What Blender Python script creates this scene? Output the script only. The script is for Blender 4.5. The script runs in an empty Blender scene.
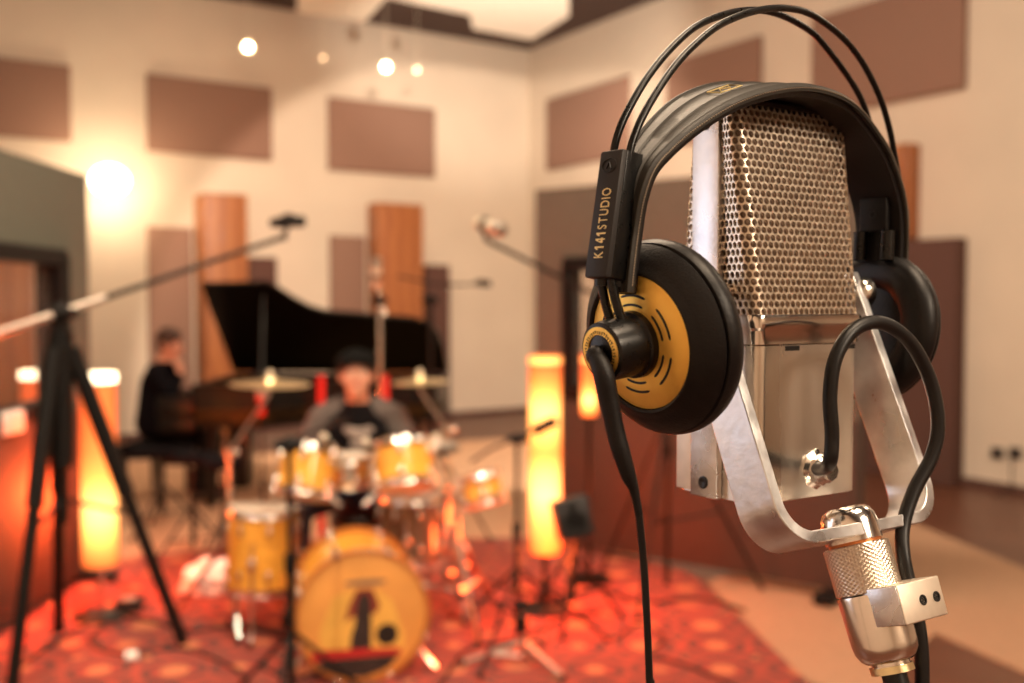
import bpy, bmesh, math, random
from math import sin, cos, pi, radians, sqrt, atan2, hypot
from mathutils import Vector, Matrix
V = Vector
random.seed(7)
S = bpy.context.scene
COL = S.collection

# ------------------------------------------------------------------ camera
FPX = 1000.0                       # focal length in pixels of a 1024 px wide frame
PITCH = math.atan(38.5 / FPX)
CAM = V((0, 0, 1.55))
cam_d = bpy.data.cameras.new('camera')
cam = bpy.data.objects.new('camera', cam_d); COL.objects.link(cam)
cam.location = CAM
cam.rotation_euler = (pi / 2 - PITCH, 0, 0)
cam_d.sensor_width = 36; cam_d.lens = 36 * FPX / 1024
cam_d.clip_start = 0.02; cam_d.clip_end = 100
cam_d.dof.use_dof = True
cam_d.dof.focus_distance = 0.478
cam_d.dof.aperture_fstop = cam_d.lens / 1000 / 0.0061
S.camera = cam
# ------------------------------------------------------------------ colour
S.view_settings.view_transform = 'Standard'
S.view_settings.look = 'None'
S.view_settings.gamma = 1
S.view_settings.use_curve_mapping = False
S.view_settings.exposure = 0.0
# ------------------------------------------------------------------ world
W = bpy.data.worlds.new('world'); S.world = W; W.use_nodes = True
W.node_tree.nodes['Background'].inputs[0].default_value = (1.0, 0.62, 0.38, 1)
W.node_tree.nodes['Background'].inputs[1].default_value = 0.10
# ------------------------------------------------------------------ room lights and unseen fills
def area(name, loc, aim, size, power, col, sy=None):
    l = bpy.data.lights.new(name, 'AREA'); l.energy = power; l.color = col
    l.shape = 'RECTANGLE'; l.size = size; l.size_y = sy or size
    o = bpy.data.objects.new(name, l); COL.objects.link(o); o.location = loc
    o.rotation_euler = (V(aim) - V(loc)).to_track_quat('-Z', 'Y').to_euler()
    return o
def point(name, loc, power, col, r=0.05):
    l = bpy.data.lights.new(name, 'POINT'); l.energy = power; l.color = col; l.shadow_soft_size = r
    o = bpy.data.objects.new(name, l); COL.objects.link(o); o.location = loc; return o
def spot(name, loc, aim, power, col, ang, blend=0.3, r=0.06):
    l = bpy.data.lights.new(name, 'SPOT'); l.energy = power; l.color = col
    l.spot_size = radians(ang); l.spot_blend = blend; l.shadow_soft_size = r
    o = bpy.data.objects.new(name, l); COL.objects.link(o); o.location = loc
    o.rotation_euler = (V(aim) - V(loc)).to_track_quat('-Z', 'Y').to_euler(); return o
WARM = (1.0, 0.76, 0.53)
area('ceiling_lamp_light_hall', (-0.6, 4.2, 5.0), (-0.7, 4.6, 0), 2.4, 330, WARM)
area('ceiling_lamp_light_near', (1.2, 0.2, 4.9), (0.7, 0.9, 0), 1.6, 230, WARM)
area('ceiling_lamp_light_side', (4.2, 4.2, 4.9), (3.6, 4.8, 0), 1.6, 110, WARM)
area('wall_fill_light_far', (-2.2, 8.8, 5.0), (-2.8, 10.4, 3.0), 2.0, 150, WARM)  # unseen fill added to brighten the back wall
area('wall_fill_light_rear', (4.4, -2.6, 4.9), (3.4, -3.0, 1.0), 2.2, 330, WARM)  # unseen fill added to brighten the walls behind the camera
spot('wall_wash_light_back', (0.6, 4.6, 4.8), (-0.5, 13.8, 0.2), 1900, (1, .80, .60), 54, 0.12, .08)
spot('wall_wash_light_right', (-0.6, 5.6, 4.8), (3.6, 9.6, 1.7), 620, (1, .78, .58), 78, 0.3, .08)
spot('fill_on_ceiling_panels', (0.3, 8.6, 2.2), (0.1, 12.2, 4.9), 700, (1, .86, .68), 62, 0.6, .15)  # unseen spot added to brighten the hung panels from below
area('cool_side_light', (-2.78, 1.15, 1.75), (0.15, 0.6, 1.5), 1.7, 13, (0.74, 0.84, 1.0))  # unseen cool light, placed to reflect bluish in the side metal
area('microphone_fill_light', (1.9, -0.9, 2.9), (0.2, 0.6, 1.5), 0.7, 24, (1, .84, .66))  # unseen soft fill added to brighten the microphone metal
spot('added_drum_spot', (1.2, 1.3, 4.7), (-0.75, 4.6, 0.7), 330, (1, .84, .62), 30, 0.7, .035)  # unseen spot added for glints on the chrome
spot('added_drum_spot_left', (-2.0, 1.4, 4.7), (-1.2, 4.5, 0.3), 420, (1, .80, .56), 36, 0.7, .035)  # unseen second spot added for more glints and a warmer rug
# unseen red spots aimed at the rug
spot('red_rug_spot_left', (-2.2, 3.9, 4.6), (-1.6, 4.7, 0), 80, (1, .16, .05), 46, 0.9, .15)
spot('red_rug_spot_right', (0.9, 4.4, 4.6), (0.35, 5.3, 0), 40, (1, .12, .03), 42, 0.9, .15)

# ------------------------------------------------------------------ projection helpers
FWD = V((0, cos(PITCH), -sin(PITCH))); UP = V((0, sin(PITCH), cos(PITCH))); RT = V((1, 0, 0))
def ray(px, py): return FWD + RT * ((px - 512) / FPX) + UP * ((341.5 - py) / FPX)
def P(px, py, y):                 # point of the pixel's ray at world depth y
    d = ray(px, py); return CAM + d * (y / d.y)
def PF(px, py, z=0.0):            # on the floor (or height z)
    d = ray(px, py); return CAM + d * ((z - CAM.z) / d.z)
def PP(px, py, o, n):             # on a plane
    d = ray(px, py); return CAM + d * ((o - CAM).dot(n) / d.dot(n))

# ------------------------------------------------------------------ materials
def newmat(name):
    m = bpy.data.materials.new(name); m.use_nodes = True
    return m, m.node_tree, m.node_tree.nodes['Principled BSDF']
def mat(name, col, rough=0.5, metal=0.0, spec=0.5, noise=0.0, nscale=20.0, bump=0.0, bscale=60.0, coat=0.0, rvar=0.0, stretch=None, emit=None, estr=0.0, trans=0.0, sheen=0.0):
    m, nt, b = newmat(name)
    b.inputs['Base Color'].default_value = (*col, 1)
    b.inputs['Roughness'].default_value = rough
    b.inputs['Metallic'].default_value = metal
    b.inputs['Specular IOR Level'].default_value = spec
    b.inputs['Coat Weight'].default_value = coat
    b.inputs['Transmission Weight'].default_value = trans
    b.inputs['Sheen Weight'].default_value = sheen
    if emit: b.inputs['Emission Color'].default_value = (*emit, 1); b.inputs['Emission Strength'].default_value = estr
    tc = nt.nodes.new('ShaderNodeTexCoord'); mp = nt.nodes.new('ShaderNodeMapping')
    nt.links.new(tc.outputs['Object'], mp.inputs[0])
    if stretch: mp.inputs['Scale'].default_value = stretch
    n = nt.nodes.new('ShaderNodeTexNoise'); n.inputs['Scale'].default_value = nscale; n.inputs['Detail'].default_value = 4
    nt.links.new(mp.outputs[0], n.inputs[0])
    if noise > 0:
        r = nt.nodes.new('ShaderNodeValToRGB')
        r.color_ramp.elements[0].position = .3; r.color_ramp.elements[1].position = .7
        r.color_ramp.elements[0].color = (*[c * (1 - noise) for c in col], 1)
        r.color_ramp.elements[1].color = (*[min(1, c * (1 + noise)) for c in col], 1)
        nt.links.new(n.outputs['Fac'], r.inputs[0]); nt.links.new(r.outputs[0], b.inputs['Base Color'])
    if rvar > 0:
        mr = nt.nodes.new('ShaderNodeMapRange'); mr.inputs[1].default_value = .3; mr.inputs[2].default_value = .7
        mr.inputs[3].default_value = max(0, rough - rvar); mr.inputs[4].default_value = rough + rvar
        nt.links.new(n.outputs['Fac'], mr.inputs[0]); nt.links.new(mr.outputs[0], b.inputs['Roughness'])
    if bump > 0:
        n2 = nt.nodes.new('ShaderNodeTexNoise'); n2.inputs['Scale'].default_value = bscale; n2.inputs['Detail'].default_value = 3
        nt.links.new(mp.outputs[0], n2.inputs[0])
        bp = nt.nodes.new('ShaderNodeBump'); bp.inputs['Strength'].default_value = bump; bp.inputs['Distance'].default_value = .002
        nt.links.new(n2.outputs['Fac'], bp.inputs['Height']); nt.links.new(bp.outputs[0], b.inputs['Normal'])
    return m
def wave_mat(name, c1, c2, scale, rough=.4, coat=0., direction='X', dist=3.0, rot=0.0):
    m, nt, b = newmat(name)
    tc = nt.nodes.new('ShaderNodeTexCoord'); mp = nt.nodes.new('ShaderNodeMapping'); mp.inputs['Rotation'].default_value = (0, 0, rot)
    w = nt.nodes.new('ShaderNodeTexWave'); w.bands_direction = direction; w.inputs['Scale'].default_value = scale
    w.inputs['Distortion'].default_value = dist; w.inputs['Detail'].default_value = 3
    r = nt.nodes.new('ShaderNodeValToRGB'); r.color_ramp.elements[0].color = (*c1, 1); r.color_ramp.elements[1].color = (*c2, 1)
    nt.links.new(tc.outputs['Object'], mp.inputs[0]); nt.links.new(mp.outputs[0], w.inputs[0]); nt.links.new(w.outputs['Fac'], r.inputs[0]); nt.links.new(r.outputs[0], b.inputs['Base Color'])
    b.inputs['Roughness'].default_value = rough; b.inputs['Coat Weight'].default_value = coat
    return m
M = dict(
    wall=mat('wall_plaster', (.66, .56, .46), .85, noise=.04, nscale=1.5, bump=.1, bscale=90),
    ceiling=mat('ceiling_paint', (.055, .028, .022), .8, noise=.1, nscale=2),
    cloud=mat('ceiling_panel_fabric', (.86, .80, .70), .9, noise=.05, bump=.1),
    panel=mat('wall_panel_fabric', (.27, .155, .115), .95, noise=.06, nscale=60, bump=.3, bscale=300),
    darkpanel=mat('dark_panel_fabric', (.10, .045, .035), .9, noise=.1, nscale=60),
    wood=wave_mat('diffuser_wood', (.30, .095, .03), (.40, .14, .042), 2.0, .45, .1, 'X', 4),
    paintwood=mat('painted_trim', (.35, .3, .24), .6, noise=.05),
    floorwood=None,
    litfloor=mat('lit_floor', (.42, .25, .155), .95, noise=.1, nscale=40, bump=.3, bscale=400),  # floor tone with the light painted in
    baffle=mat('baffle_fabric', (.125, .135, .11), .9, noise=.08, nscale=30, bump=.3, bscale=300),
    baffle_low=mat('baffle_lower_fabric', (.065, .04, .031), .8, noise=.1, nscale=30, bump=.3, bscale=300),
    baffle_grey=mat('baffle_grey_fabric', (.12, .10, .08), .85, noise=.1, nscale=30, bump=.2, bscale=300),
    frameblk=mat('black_frame', (.006, .006, .007), .5, spec=.2),
    blackmetal=mat('black_painted_metal', (.006, .006, .006), .45, spec=.25, noise=.2, nscale=80),
    steel=mat('chrome', (.86, .83, .78), .17, 1.0, rvar=.05, nscale=60),
    greymetal=mat('grey_tube_metal', (.42, .38, .33), .35, .8, noise=.1),
    brass=mat('cymbal_bronze', (.98, .80, .48), .30, 1.0, noise=.1, nscale=30, bump=.2, bscale=200),
    lacquer=mat('amber_lacquer', (.84, .40, .055), .22, noise=.12, nscale=6, coat=.8, stretch=(1, 1, 5)),
    drumhead=mat('coated_drumhead', (.72, .66, .55), .55, noise=.04),
    kickhead=None,
    brownacryl=mat('smoky_drum_shell', (.16, .08, .045), .15, coat=.8, noise=.2, nscale=10),
    piano=mat('piano_black', (.003, .003, .003), .3, coat=.1, spec=.3),
    pianogold=mat('piano_iron_plate', (.16, .09, .03), .35, .8),
    ivory=mat('ivory_keys', (.8, .76, .66), .35),
    suit=mat('black_suit_cloth', (.004, .004, .006), .95, spec=.1, sheen=.0, noise=.1),
    shirt=mat('black_cotton', (.007, .006, .007), .95, spec=.1, noise=.2, nscale=40),
    greysleeve=mat('grey_cotton', (.10, .085, .08), .9, noise=.1),
    print=mat('shirt_print', (.24, .20, .18), .8, noise=.3, nscale=50),
    jeans=mat('dark_denim', (.02, .025, .045), .9, noise=.2, nscale=60),
    skin=mat('skin', (.62, .30, .20), .5, noise=.06, nscale=12),
    hair=mat('brown_hair', (.045, .02, .012), .6, noise=.4, nscale=120, stretch=(1, 1, .2)),
    cap=mat('black_cap', (.005, .005, .005), .9, spec=.1),
    eye=mat('eye_white', (.7, .66, .6), .25), iris=mat('iris', (.04, .02, .01), .2), lip=mat('lip', (.45, .14, .11), .5),
    shoe=mat('shoe_leather', (.02, .015, .012), .4),
    red=mat('red_lacquer', (.62, .012, .012), .3, coat=.5), redseat=mat('red_seat_fabric', (.4, .02, .02), .8),
    white=mat('white_cloth', (.90, .88, .84), .9, noise=.06, nscale=20, bump=.5, bscale=20),
    cream=mat('cream_enamel', (.75, .66, .52), .4), stickwood=mat('hickory', (.6, .4, .2), .5, noise=.1),
    rubber=mat('rubber', (.006, .006, .006), .6, spec=.2), cable=mat('cable_rubber', (.008, .007, .007), .40, spec=.35, noise=.1, nscale=200),
    phoneblk=mat('headphone_plastic', (.004, .004, .004), .30, spec=.35, rvar=.04, nscale=300),
    phonesatin=mat('headphone_satin', (.006, .005, .005), .48, spec=.3, rvar=.05, nscale=300, bump=.15, bscale=900),
    phonegrey=mat('slider_face', (.022, .020, .020), .5, spec=.35, bump=.05, bscale=900),
    pad=mat('ear_pad_leatherette', (.006, .005, .005), .42, spec=.3, bump=.1, bscale=420),
    strap=mat('headband_leatherette', (.020, .017, .013), .5, spec=.4, noise=.08, nscale=60, bump=.08, bscale=500),
    strapin=mat('headband_lining', (.008, .006, .006), .45, spec=.3, bump=.08, bscale=500),
    stitch=mat('stitch_thread', (.26, .21, .16), .7),
    gold=mat('gold_plate', (1.0, .60, .12), .36, .6, noise=.06, nscale=100, rvar=.04, bump=.06, bscale=700),
    goldtxt=mat('gold_lettering', (.85, .68, .32), .35, .4), goldline=mat('gold_engraving', (.70, .42, .12), .3, .8, noise=.7, nscale=900),
    ink=mat('black_ink', (.008, .007, .006), .5),
    nickel=mat('mesh_nickel', (.80, .70, .58), .36, 1.0, rvar=.08, nscale=400),
    inner=mat('inner_screen', (.20, .13, .085), .6, .2, noise=.35, nscale=120),
    magnet=mat('ribbon_motor_steel', (.05, .035, .028), .4, .7),
    alu=mat('brushed_aluminium', (.80, .74, .66), .30, 1.0, noise=.06, nscale=30, rvar=.10, stretch=(1, 1, .12)),
    alubar=mat('milled_aluminium_bar', (.84, .84, .88), .30, 1.0, noise=.32, nscale=34, rvar=.12, bump=.1, bscale=90),
    cradle=mat('cradle_aluminium', (.86, .85, .87), .34, 1.0, noise=.28, nscale=38, rvar=.12, bump=.12, bscale=120),
    aluedge=mat('satin_edge', (.88, .78, .66), .5, 1.0, noise=.05, nscale=100),
    satin=mat('satin_collar', (.84, .78, .72), .18, 1.0, rvar=.06, nscale=30),
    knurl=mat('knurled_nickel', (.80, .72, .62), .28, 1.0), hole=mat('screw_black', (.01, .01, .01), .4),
    outlet=mat('dark_outlet', (.03, .02, .02), .5), screen=mat('black_panel', (.012, .011, .012), .5),
    phenolic=mat('amber_sleeve', (.6, .2, .06), .3, .5),
)
def floor_mat():
    m, nt, b = newmat('parquet_floor')
    tc = nt.nodes.new('ShaderNodeTexCoord'); mp = nt.nodes.new('ShaderNodeMapping'); mp.inputs['Rotation'].default_value = (0, 0, .58)
    br = nt.nodes.new('ShaderNodeTexBrick'); br.inputs['Scale'].default_value = 1.0
    br.inputs['Brick Width'].default_value = 1.1; br.inputs['Row Height'].default_value = .11; br.inputs['Mortar Size'].default_value = .004
    br.inputs['Color1'].default_value = (.125, .045, .025, 1); br.inputs['Color2'].default_value = (.10, .035, .02, 1); br.inputs['Mortar'].default_value = (.10, .05, .03, 1)
    nt.links.new(tc.outputs['Object'], mp.inputs[0]); nt.links.new(mp.outputs[0], br.inputs[0]); nt.links.new(br.outputs[0], b.inputs['Base Color'])
    b.inputs['Roughness'].default_value = .38
    return m
def rug_mat():
    m, nt, b = newmat('persian_rug_wool')
    N, L = nt.nodes.new, nt.links.new
    tc = N('ShaderNodeTexCoord'); mp = N('ShaderNodeMapping')
    L(tc.outputs['Object'], mp.inputs[0])
    vo = N('ShaderNodeTexVoronoi'); vo.feature = 'F1'; vo.inputs['Scale'].default_value = 3.4; vo.inputs['Randomness'].default_value = .25
    no = N('ShaderNodeTexNoise'); no.inputs['Scale'].default_value = 2.2; no.inputs['Detail'].default_value = 5
    L(mp.outputs[0], vo.inputs[0]); L(mp.outputs[0], no.inputs[0])
    r1 = N('ShaderNodeValToRGB'); cr = r1.color_ramp; cr.interpolation = 'CONSTANT'
    cr.elements[0].color = (.50, .16, .06, 1); cr.elements[1].position = .22; cr.elements[1].color = (.26, .018, .007, 1)
    for p_, c in ((.36, (.05, .010, .008, 1)), (.46, (.34, .032, .012, 1)), (.58, (.10, .015, .01, 1)), (.68, (.50, .15, .055, 1)), (.76, (.26, .018, .007, 1))):
        e = cr.elements.new(p_); e.color = c
    L(vo.outputs['Distance'], r1.inputs[0])
    r2 = N('ShaderNodeValToRGB'); r2.color_ramp.elements[0].position = .48; r2.color_ramp.elements[1].position = .66
    mx = N('ShaderNodeMixRGB'); mx.inputs[2].default_value = (.20, .022, .010, 1)
    L(no.outputs['Fac'], r2.inputs[0]); L(r2.outputs[0], mx.inputs[0]); L(r1.outputs[0], mx.inputs[1]); L(mx.outputs[0], b.inputs['Base Color'])
    b.inputs['Roughness'].default_value = .95; b.inputs['Sheen Weight'].default_value = .2
    return m
def lamp_mat(name, top=.6, strength=6, two=False):
    """Paper tube shade lit by the bulb inside: brightest beside the bulb."""
    m, nt, b = newmat(name)
    N, L = nt.nodes.new, nt.links.new
    tc = N('ShaderNodeTexCoord'); sp = N('ShaderNodeSeparateXYZ'); L(tc.outputs['Generated'], sp.inputs[0])
    r = N('ShaderNodeValToRGB'); cr = r.color_ramp
    cr.elements[0].position = 0; cr.elements[0].color = (1, .18, .03, 1); cr.elements[1].position = 1; cr.elements[1].color = (1, .13, .03, 1)
    for p_, c in (((.18, (1, .36, .08, 1)), (.32, (1, .50, .14, 1)), (.54, (1, .32, .05, 1)), (.74, (1, .48, .12, 1)), (.9, (1, .25, .04, 1))) if two else ((.18, (1, .40, .08, 1)), (.32, (1, .50, .14, 1)), (.5, (1, .28, .05, 1)), (.75, (1, .13, .025, 1)))):
        e = cr.elements.new(p_); e.color = c
    L(sp.outputs['Z'], r.inputs[0])
    r2 = N('ShaderNodeValToRGB'); c2 = r2.color_ramp
    c2.elements[0].position = 0; c2.elements[0].color = (.25,) * 3 + (1,); c2.elements[1].position = 1; c2.elements[1].color = (.22,) * 3 + (1,)
    for p_, v in (((.12, .5), (.30, 1.0), (.42, .9), (.54, .45), (.66, .8), (.78, .95), (.90, .5)) if two else ((.25, 1.0), (.4, .8), (.62, .38))):
        e = c2.elements.new(p_); e.color = (v, v, v, 1)
    L(sp.outputs['Z'], r2.inputs[0])
    lw = N('ShaderNodeLayerWeight'); lw.inputs[0].default_value = .35
    inv = N('ShaderNodeMath'); inv.operation = 'SUBTRACT'; inv.inputs[0].default_value = 1.0; L(lw.outputs['Facing'], inv.inputs[1])
    mu = N('ShaderNodeMath'); mu.operation = 'MULTIPLY'; L(r2.outputs[0], mu.inputs[0]); L(inv.outputs[0], mu.inputs[1])
    mu2 = N('ShaderNodeMath'); mu2.operation = 'MULTIPLY'; mu2.inputs[1].default_value = strength; L(mu.outputs[0], mu2.inputs[0])
    b.inputs['Base Color'].default_value = (.75, .22, .06, 1); b.inputs['Roughness'].default_value = .8
    L(r.outputs[0], b.inputs['Emission Color']); L(mu2.outputs[0], b.inputs['Emission Strength'])
    return m
M['litfloor2'] = mat('pale_lit_floor', (.60, .36, .22), .95, noise=.1, nscale=40, bump=.3, bscale=400); M['floorwood'] = floor_mat(); M['rug'] = rug_mat(); M['lampshade'] = lamp_mat('paper_lamp_shade', strength=4.6); M['lampshade2'] = lamp_mat('paper_lamp_shade_two_bulbs', strength=4.6, two=True)  # the pale floor tone also has light painted in
M['lampring'] = mat('lamp_top_glow', (.9, .8, .6), .5, emit=(1, .80, .50), estr=5.0)
M['bulb'] = mat('bulb_glow', (1, .9, .7), .3, emit=(1, .80, .52), estr=60)
M['bulbdim'] = mat('dim_bulb_glow', (1, .9, .7), .3, emit=(1, .70, .42), estr=9)
M['sconce'] = mat('sconce_glass_glow', (1, .9, .75), .3, emit=(1, .82, .55), estr=9)

# ------------------------------------------------------------------ mesh helpers
def rootloc(p):
    while p.parent: p = p.parent
    return p.location.copy()
def obj(name, bm, m, parent=None, smooth=True, label=None):
    if isinstance(bm, bmesh.types.BMesh):
        bmesh.ops.recalc_face_normals(bm, faces=bm.faces)
        if smooth:
            for f in bm.faces: f.smooth = True
            for e in bm.edges:
                if len(e.link_faces) == 2:
                    try:
                        if e.calc_face_angle() > radians(38): e.smooth = False
                    except ValueError: pass
        me = bpy.data.meshes.new(name); bm.to_mesh(me); bm.free()
    else: me = bm
    o = bpy.data.objects.new(name, me)
    if parent is not None:
        me.transform(Matrix.Translation(-rootloc(parent))); o.parent = parent
    COL.objects.link(o)
    if m is not None: me.materials.append(m if isinstance(m, bpy.types.Material) else M[m])
    if label: o['label'] = label
    return o
def tag(o, label, cat, group=None, kind=None):
    o['label'] = label; o['category'] = cat
    if group: o['group'] = group
    if kind: o['kind'] = kind
    return o
def thing(name, label, cat, loc, group=None):
    o = bpy.data.objects.new(name, None); COL.objects.link(o); o.location = loc
    o.empty_display_size = .05
    return tag(o, label, cat, group)
def struct(name, bm, m):
    o = obj(name, bm, m, smooth=False); o['kind'] = 'structure'; return o
def B(): return bmesh.new()
def frame(z, x=None):
    z = V(z).normalized()
    x = V(x) if x is not None else (V((1, 0, 0)) if abs(z.x) < .9 else V((0, 1, 0)))
    x = (x - z * x.dot(z)).normalized(); y = z.cross(x)
    return x, y, z
def box(bm, c, ex, ey, ez, bev=0.0):
    """box centred at c with half-extent vectors ex, ey, ez"""
    c, ex, ey, ez = V(c), V(ex), V(ey), V(ez)
    vs = [bm.verts.new(c + ex * i + ey * j + ez * k) for i in (-1, 1) for j in (-1, 1) for k in (-1, 1)]
    fs = [(0, 1, 3, 2), (4, 6, 7, 5), (0, 4, 5, 1), (2, 3, 7, 6), (0, 2, 6, 4), (1, 5, 7, 3)]
    faces = [bm.faces.new([vs[i] for i in f]) for f in fs]
    if bev > 0:
        es = list({e for f in faces for e in f.edges})
        bmesh.ops.bevel(bm, geom=es, offset=bev, segments=3, profile=.5, affect='EDGES')
    return bm
def abox(bm, x0, x1, y0, y1, z0, z1, bev=0.0):
    return box(bm, ((x0 + x1) / 2, (y0 + y1) / 2, (z0 + z1) / 2), ((x1 - x0) / 2, 0, 0), (0, (y1 - y0) / 2, 0), (0, 0, (z1 - z0) / 2), bev)
def lathe(bm, o, axis, prof, n=32, x=None, cap=True, a0=0, a1=2 * pi):
    """prof: list of (t along axis, radius)"""
    X, Y, Z = frame(axis, x); o = V(o); rings = []
    full = abs(a1 - a0 - 2 * pi) < 1e-6
    for t, r in prof:
        if r < 1e-6: rings.append([bm.verts.new(o + Z * t)]); continue
        rings.append([bm.verts.new(o + Z * t + (X * cos(a0 + (a1 - a0) * i / (n if full else n - 1)) + Y * sin(a0 + (a1 - a0) * i / (n if full else n - 1))) * r) for i in range(n)])
    for a, b in zip(rings, rings[1:]):
        m = n if full else n - 1
        for i in range(m):
            j = (i + 1) % n
            if len(a) == 1 and len(b) == 1: continue
            if len(a) == 1: bm.faces.new((a[0], b[i], b[j]))
            elif len(b) == 1: bm.faces.new((a[i], a[j], b[0]))
            else: bm.faces.new((a[i], a[j], b[j], b[i]))
    if cap and full:
        if len(rings[0]) > 2: bm.faces.new(rings[0])
        if len(rings[-1]) > 2: bm.faces.new(rings[-1])
    return bm
def cyl(bm, a, b, r, r2=None, n=16):
    a, b = V(a), V(b); L = (b - a).length
    return lathe(bm, a, b - a, [(0, r), (L, r if r2 is None else r2)], n)
def ball(bm, c, r, n=12, sc=(1, 1, 1), ax=(0, 0, 1), x=None):
    X, Y, Z = frame(ax, x); c = V(c)
    k0 = len(bm.verts)
    m = n // 2 + 1
    rings = []
    for i in range(m + 1):
        t = pi * i / m
        if i in (0, m): rings.append([bm.verts.new(c + Z * (cos(t) * r * sc[2]))]); continue
        rings.append([bm.verts.new(c + X * (cos(2 * pi * j / n) * sin(t) * r * sc[0]) + Y * (sin(2 * pi * j / n) * sin(t) * r * sc[1]) + Z * (cos(t) * r * sc[2])) for j in range(n)])
    for a, b in zip(rings, rings[1:]):
        for i in range(n):
            j = (i + 1) % n
            if len(a) == 1: bm.faces.new((a[0], b[i], b[j]))
            elif len(b) == 1: bm.faces.new((a[i], a[j], b[0]))
            else: bm.faces.new((a[i], a[j], b[j], b[i]))
    return bm
def catmull(pts, k=8):
    """smooth path; pts are lists of numbers of equal length"""
    p = [list(q) for q in pts]; p = [p[0]] + p + [p[-1]]; out = []
    for i in range(1, len(p) - 2):
        for s in range(k):
            t = s / k
            out.append([.5 * ((2 * b) + (-a + c) * t + (2 * a - 5 * b + 4 * c - d) * t * t + (-a + 3 * b - 3 * c + d) * t ** 3) for a, b, c, d in zip(p[i - 1], p[i], p[i + 1], p[i + 2])])
    out.append(p[-2]); return out
def tube(bm, path, r, n=10, cap=True):
    """path: points; r: radius or list"""
    path = [V(p) for p in path]; m = len(path)
    rr = r if isinstance(r, (list, tuple)) else [r] * m
    t0 = (path[1] - path[0]).normalized(); X, Y, _ = frame(t0); rings = []
    for i, p in enumerate(path):
        t = (path[min(i + 1, m - 1)] - path[max(i - 1, 0)]).normalized()
        X = (X - t * X.dot(t)).normalized(); Y = t.cross(X)
        rings.append([bm.verts.new(p + (X * cos(2 * pi * j / n) + Y * sin(2 * pi * j / n)) * rr[i]) for j in range(n)])
    for a, b in zip(rings, rings[1:]):
        for i in range(n): bm.faces.new((a[i], a[(i + 1) % n], b[(i + 1) % n], b[i]))
    if cap: bm.faces.new(rings[0]); bm.faces.new(rings[-1])
    return bm
def prism(bm, pts, d, bev=0):
    """extrude the polygon pts by vector d"""
    d = V(d); a = [bm.verts.new(V(p)) for p in pts]; b = [bm.verts.new(V(p) + d) for p in pts]; n = len(pts)
    fs = [bm.faces.new(a), bm.faces.new(b)]
    for i in range(n): fs.append(bm.faces.new((a[i], a[(i + 1) % n], b[(i + 1) % n], b[i])))
    if bev > 0: bmesh.ops.bevel(bm, geom=list({e for f in fs for e in f.edges}), offset=bev, segments=2, profile=.5, affect='EDGES')
    return bm
def text_mesh(txt, size, mtx, extrude=.0002, offset=0.0):
    c = bpy.data.curves.new('lettering', 'FONT'); c.body = txt; c.size = size; c.extrude = extrude; c.offset = offset
    c.align_x = 'LEFT'; c.align_y = 'BOTTOM_BASELINE'
    o = bpy.data.objects.new('lettering', c); COL.objects.link(o)
    bpy.context.view_layer.update()
    me = bpy.data.meshes.new_from_object(o.evaluated_get(bpy.context.evaluated_depsgraph_get()))
    bpy.data.objects.remove(o); me.materials.clear(); me.transform(mtx); return me
def width_of(me, ax=0): return max(v.co[ax] for v in me.vertices) - min(v.co[ax] for v in me.vertices)
Z3 = V((0, 0, 1))

# ================================================================== THE ROOM
CH = 5.12
WL0 = V((0.24, 14.26, 0)); dL = V((-.8384, -.545, 0)).normalized(); dR = V((.53, -.848, 0)).normalized()
nL = V((.545, -.8384, 0)).normalized(); nR = V((-.848, -.53, 0)).normalized()      # into the room
A_, B_, C_, D_ = WL0, WL0 + dL * 9.8, WL0 + dL * 9.8 + dR * 18.5, WL0 + dR * 18.5
def wallseg(name, a, b, nin):
    bm = B(); t = .12
    prism(bm, [a, b, b - nin * t, a - nin * t], (0, 0, CH)); return struct(name, bm, 'wall')
wallseg('wall_back', A_, B_, nL); wallseg('wall_right', A_, D_, nR)
wallseg('wall_left', B_, C_, -nR); wallseg('wall_front', C_, D_, -nL)
q = .12
bm = B(); prism(bm, [A_ - nL * q - nR * q, B_ - nL * q + nR * q, C_ + nL * q + nR * q, D_ + nL * q - nR * q], (0, 0, -.15)); struct('floor', bm, 'floorwood')
bm = B(); prism(bm, [p + V((0, 0, CH)) for p in (A_ - nL * q - nR * q, B_ - nL * q + nR * q, C_ + nL * q + nR * q, D_ + nL * q - nR * q)], (0, 0, .15)); struct('ceiling', bm, 'ceiling')
for nm, a, b, n_ in (('baseboard_back', A_, B_, nL), ('baseboard_right', A_, D_, nR)):
    bm = B(); prism(bm, [a, b, b + n_ * .02, a + n_ * .02], (0, 0, .07)); struct(nm, bm, 'darkpanel')
def wx(px, side, y=400):          # the wall point under a pixel column
    n_, = ((nL,) if side == 'L' else (nR,))
    return PP(px, y, V((WL0.x, WL0.y, 0)), n_)
def wallpanel(name, side, x0, x1, z0, z1, t, m, label, cat, group=None, gap=0.0):
    d, n_ = (dL, nL) if side == 'L' else (dR, nR)
    a, b = wx(x0, side), wx(x1, side); a.z = b.z = 0
    bm = B(); c = (a + b) / 2 + n_ * (t / 2 + gap + .003); c.z = (z0 + z1) / 2
    box(bm, c, d * ((b - a).length / 2), n_ * (t / 2), Z3 * ((z1 - z0) / 2), .012)
    o = obj(name, bm, m); tag(o, label, cat, group); return o
G = 'brown fabric acoustic panels on the walls'
wallpanel('sound_absorber', 'L', -45, 75, 3.30, 4.12, .06, 'panel', 'brown fabric wall panel cut off by the picture edge, above the green-grey baffle', 'sound absorber', G)
wallpanel('sound_absorber', 'L', 150, 273, 3.27, 4.14, .06, 'panel', 'brown fabric wall panel high up, between the glowing wall lamp and the round ceiling spotlights', 'sound absorber', G)
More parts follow.
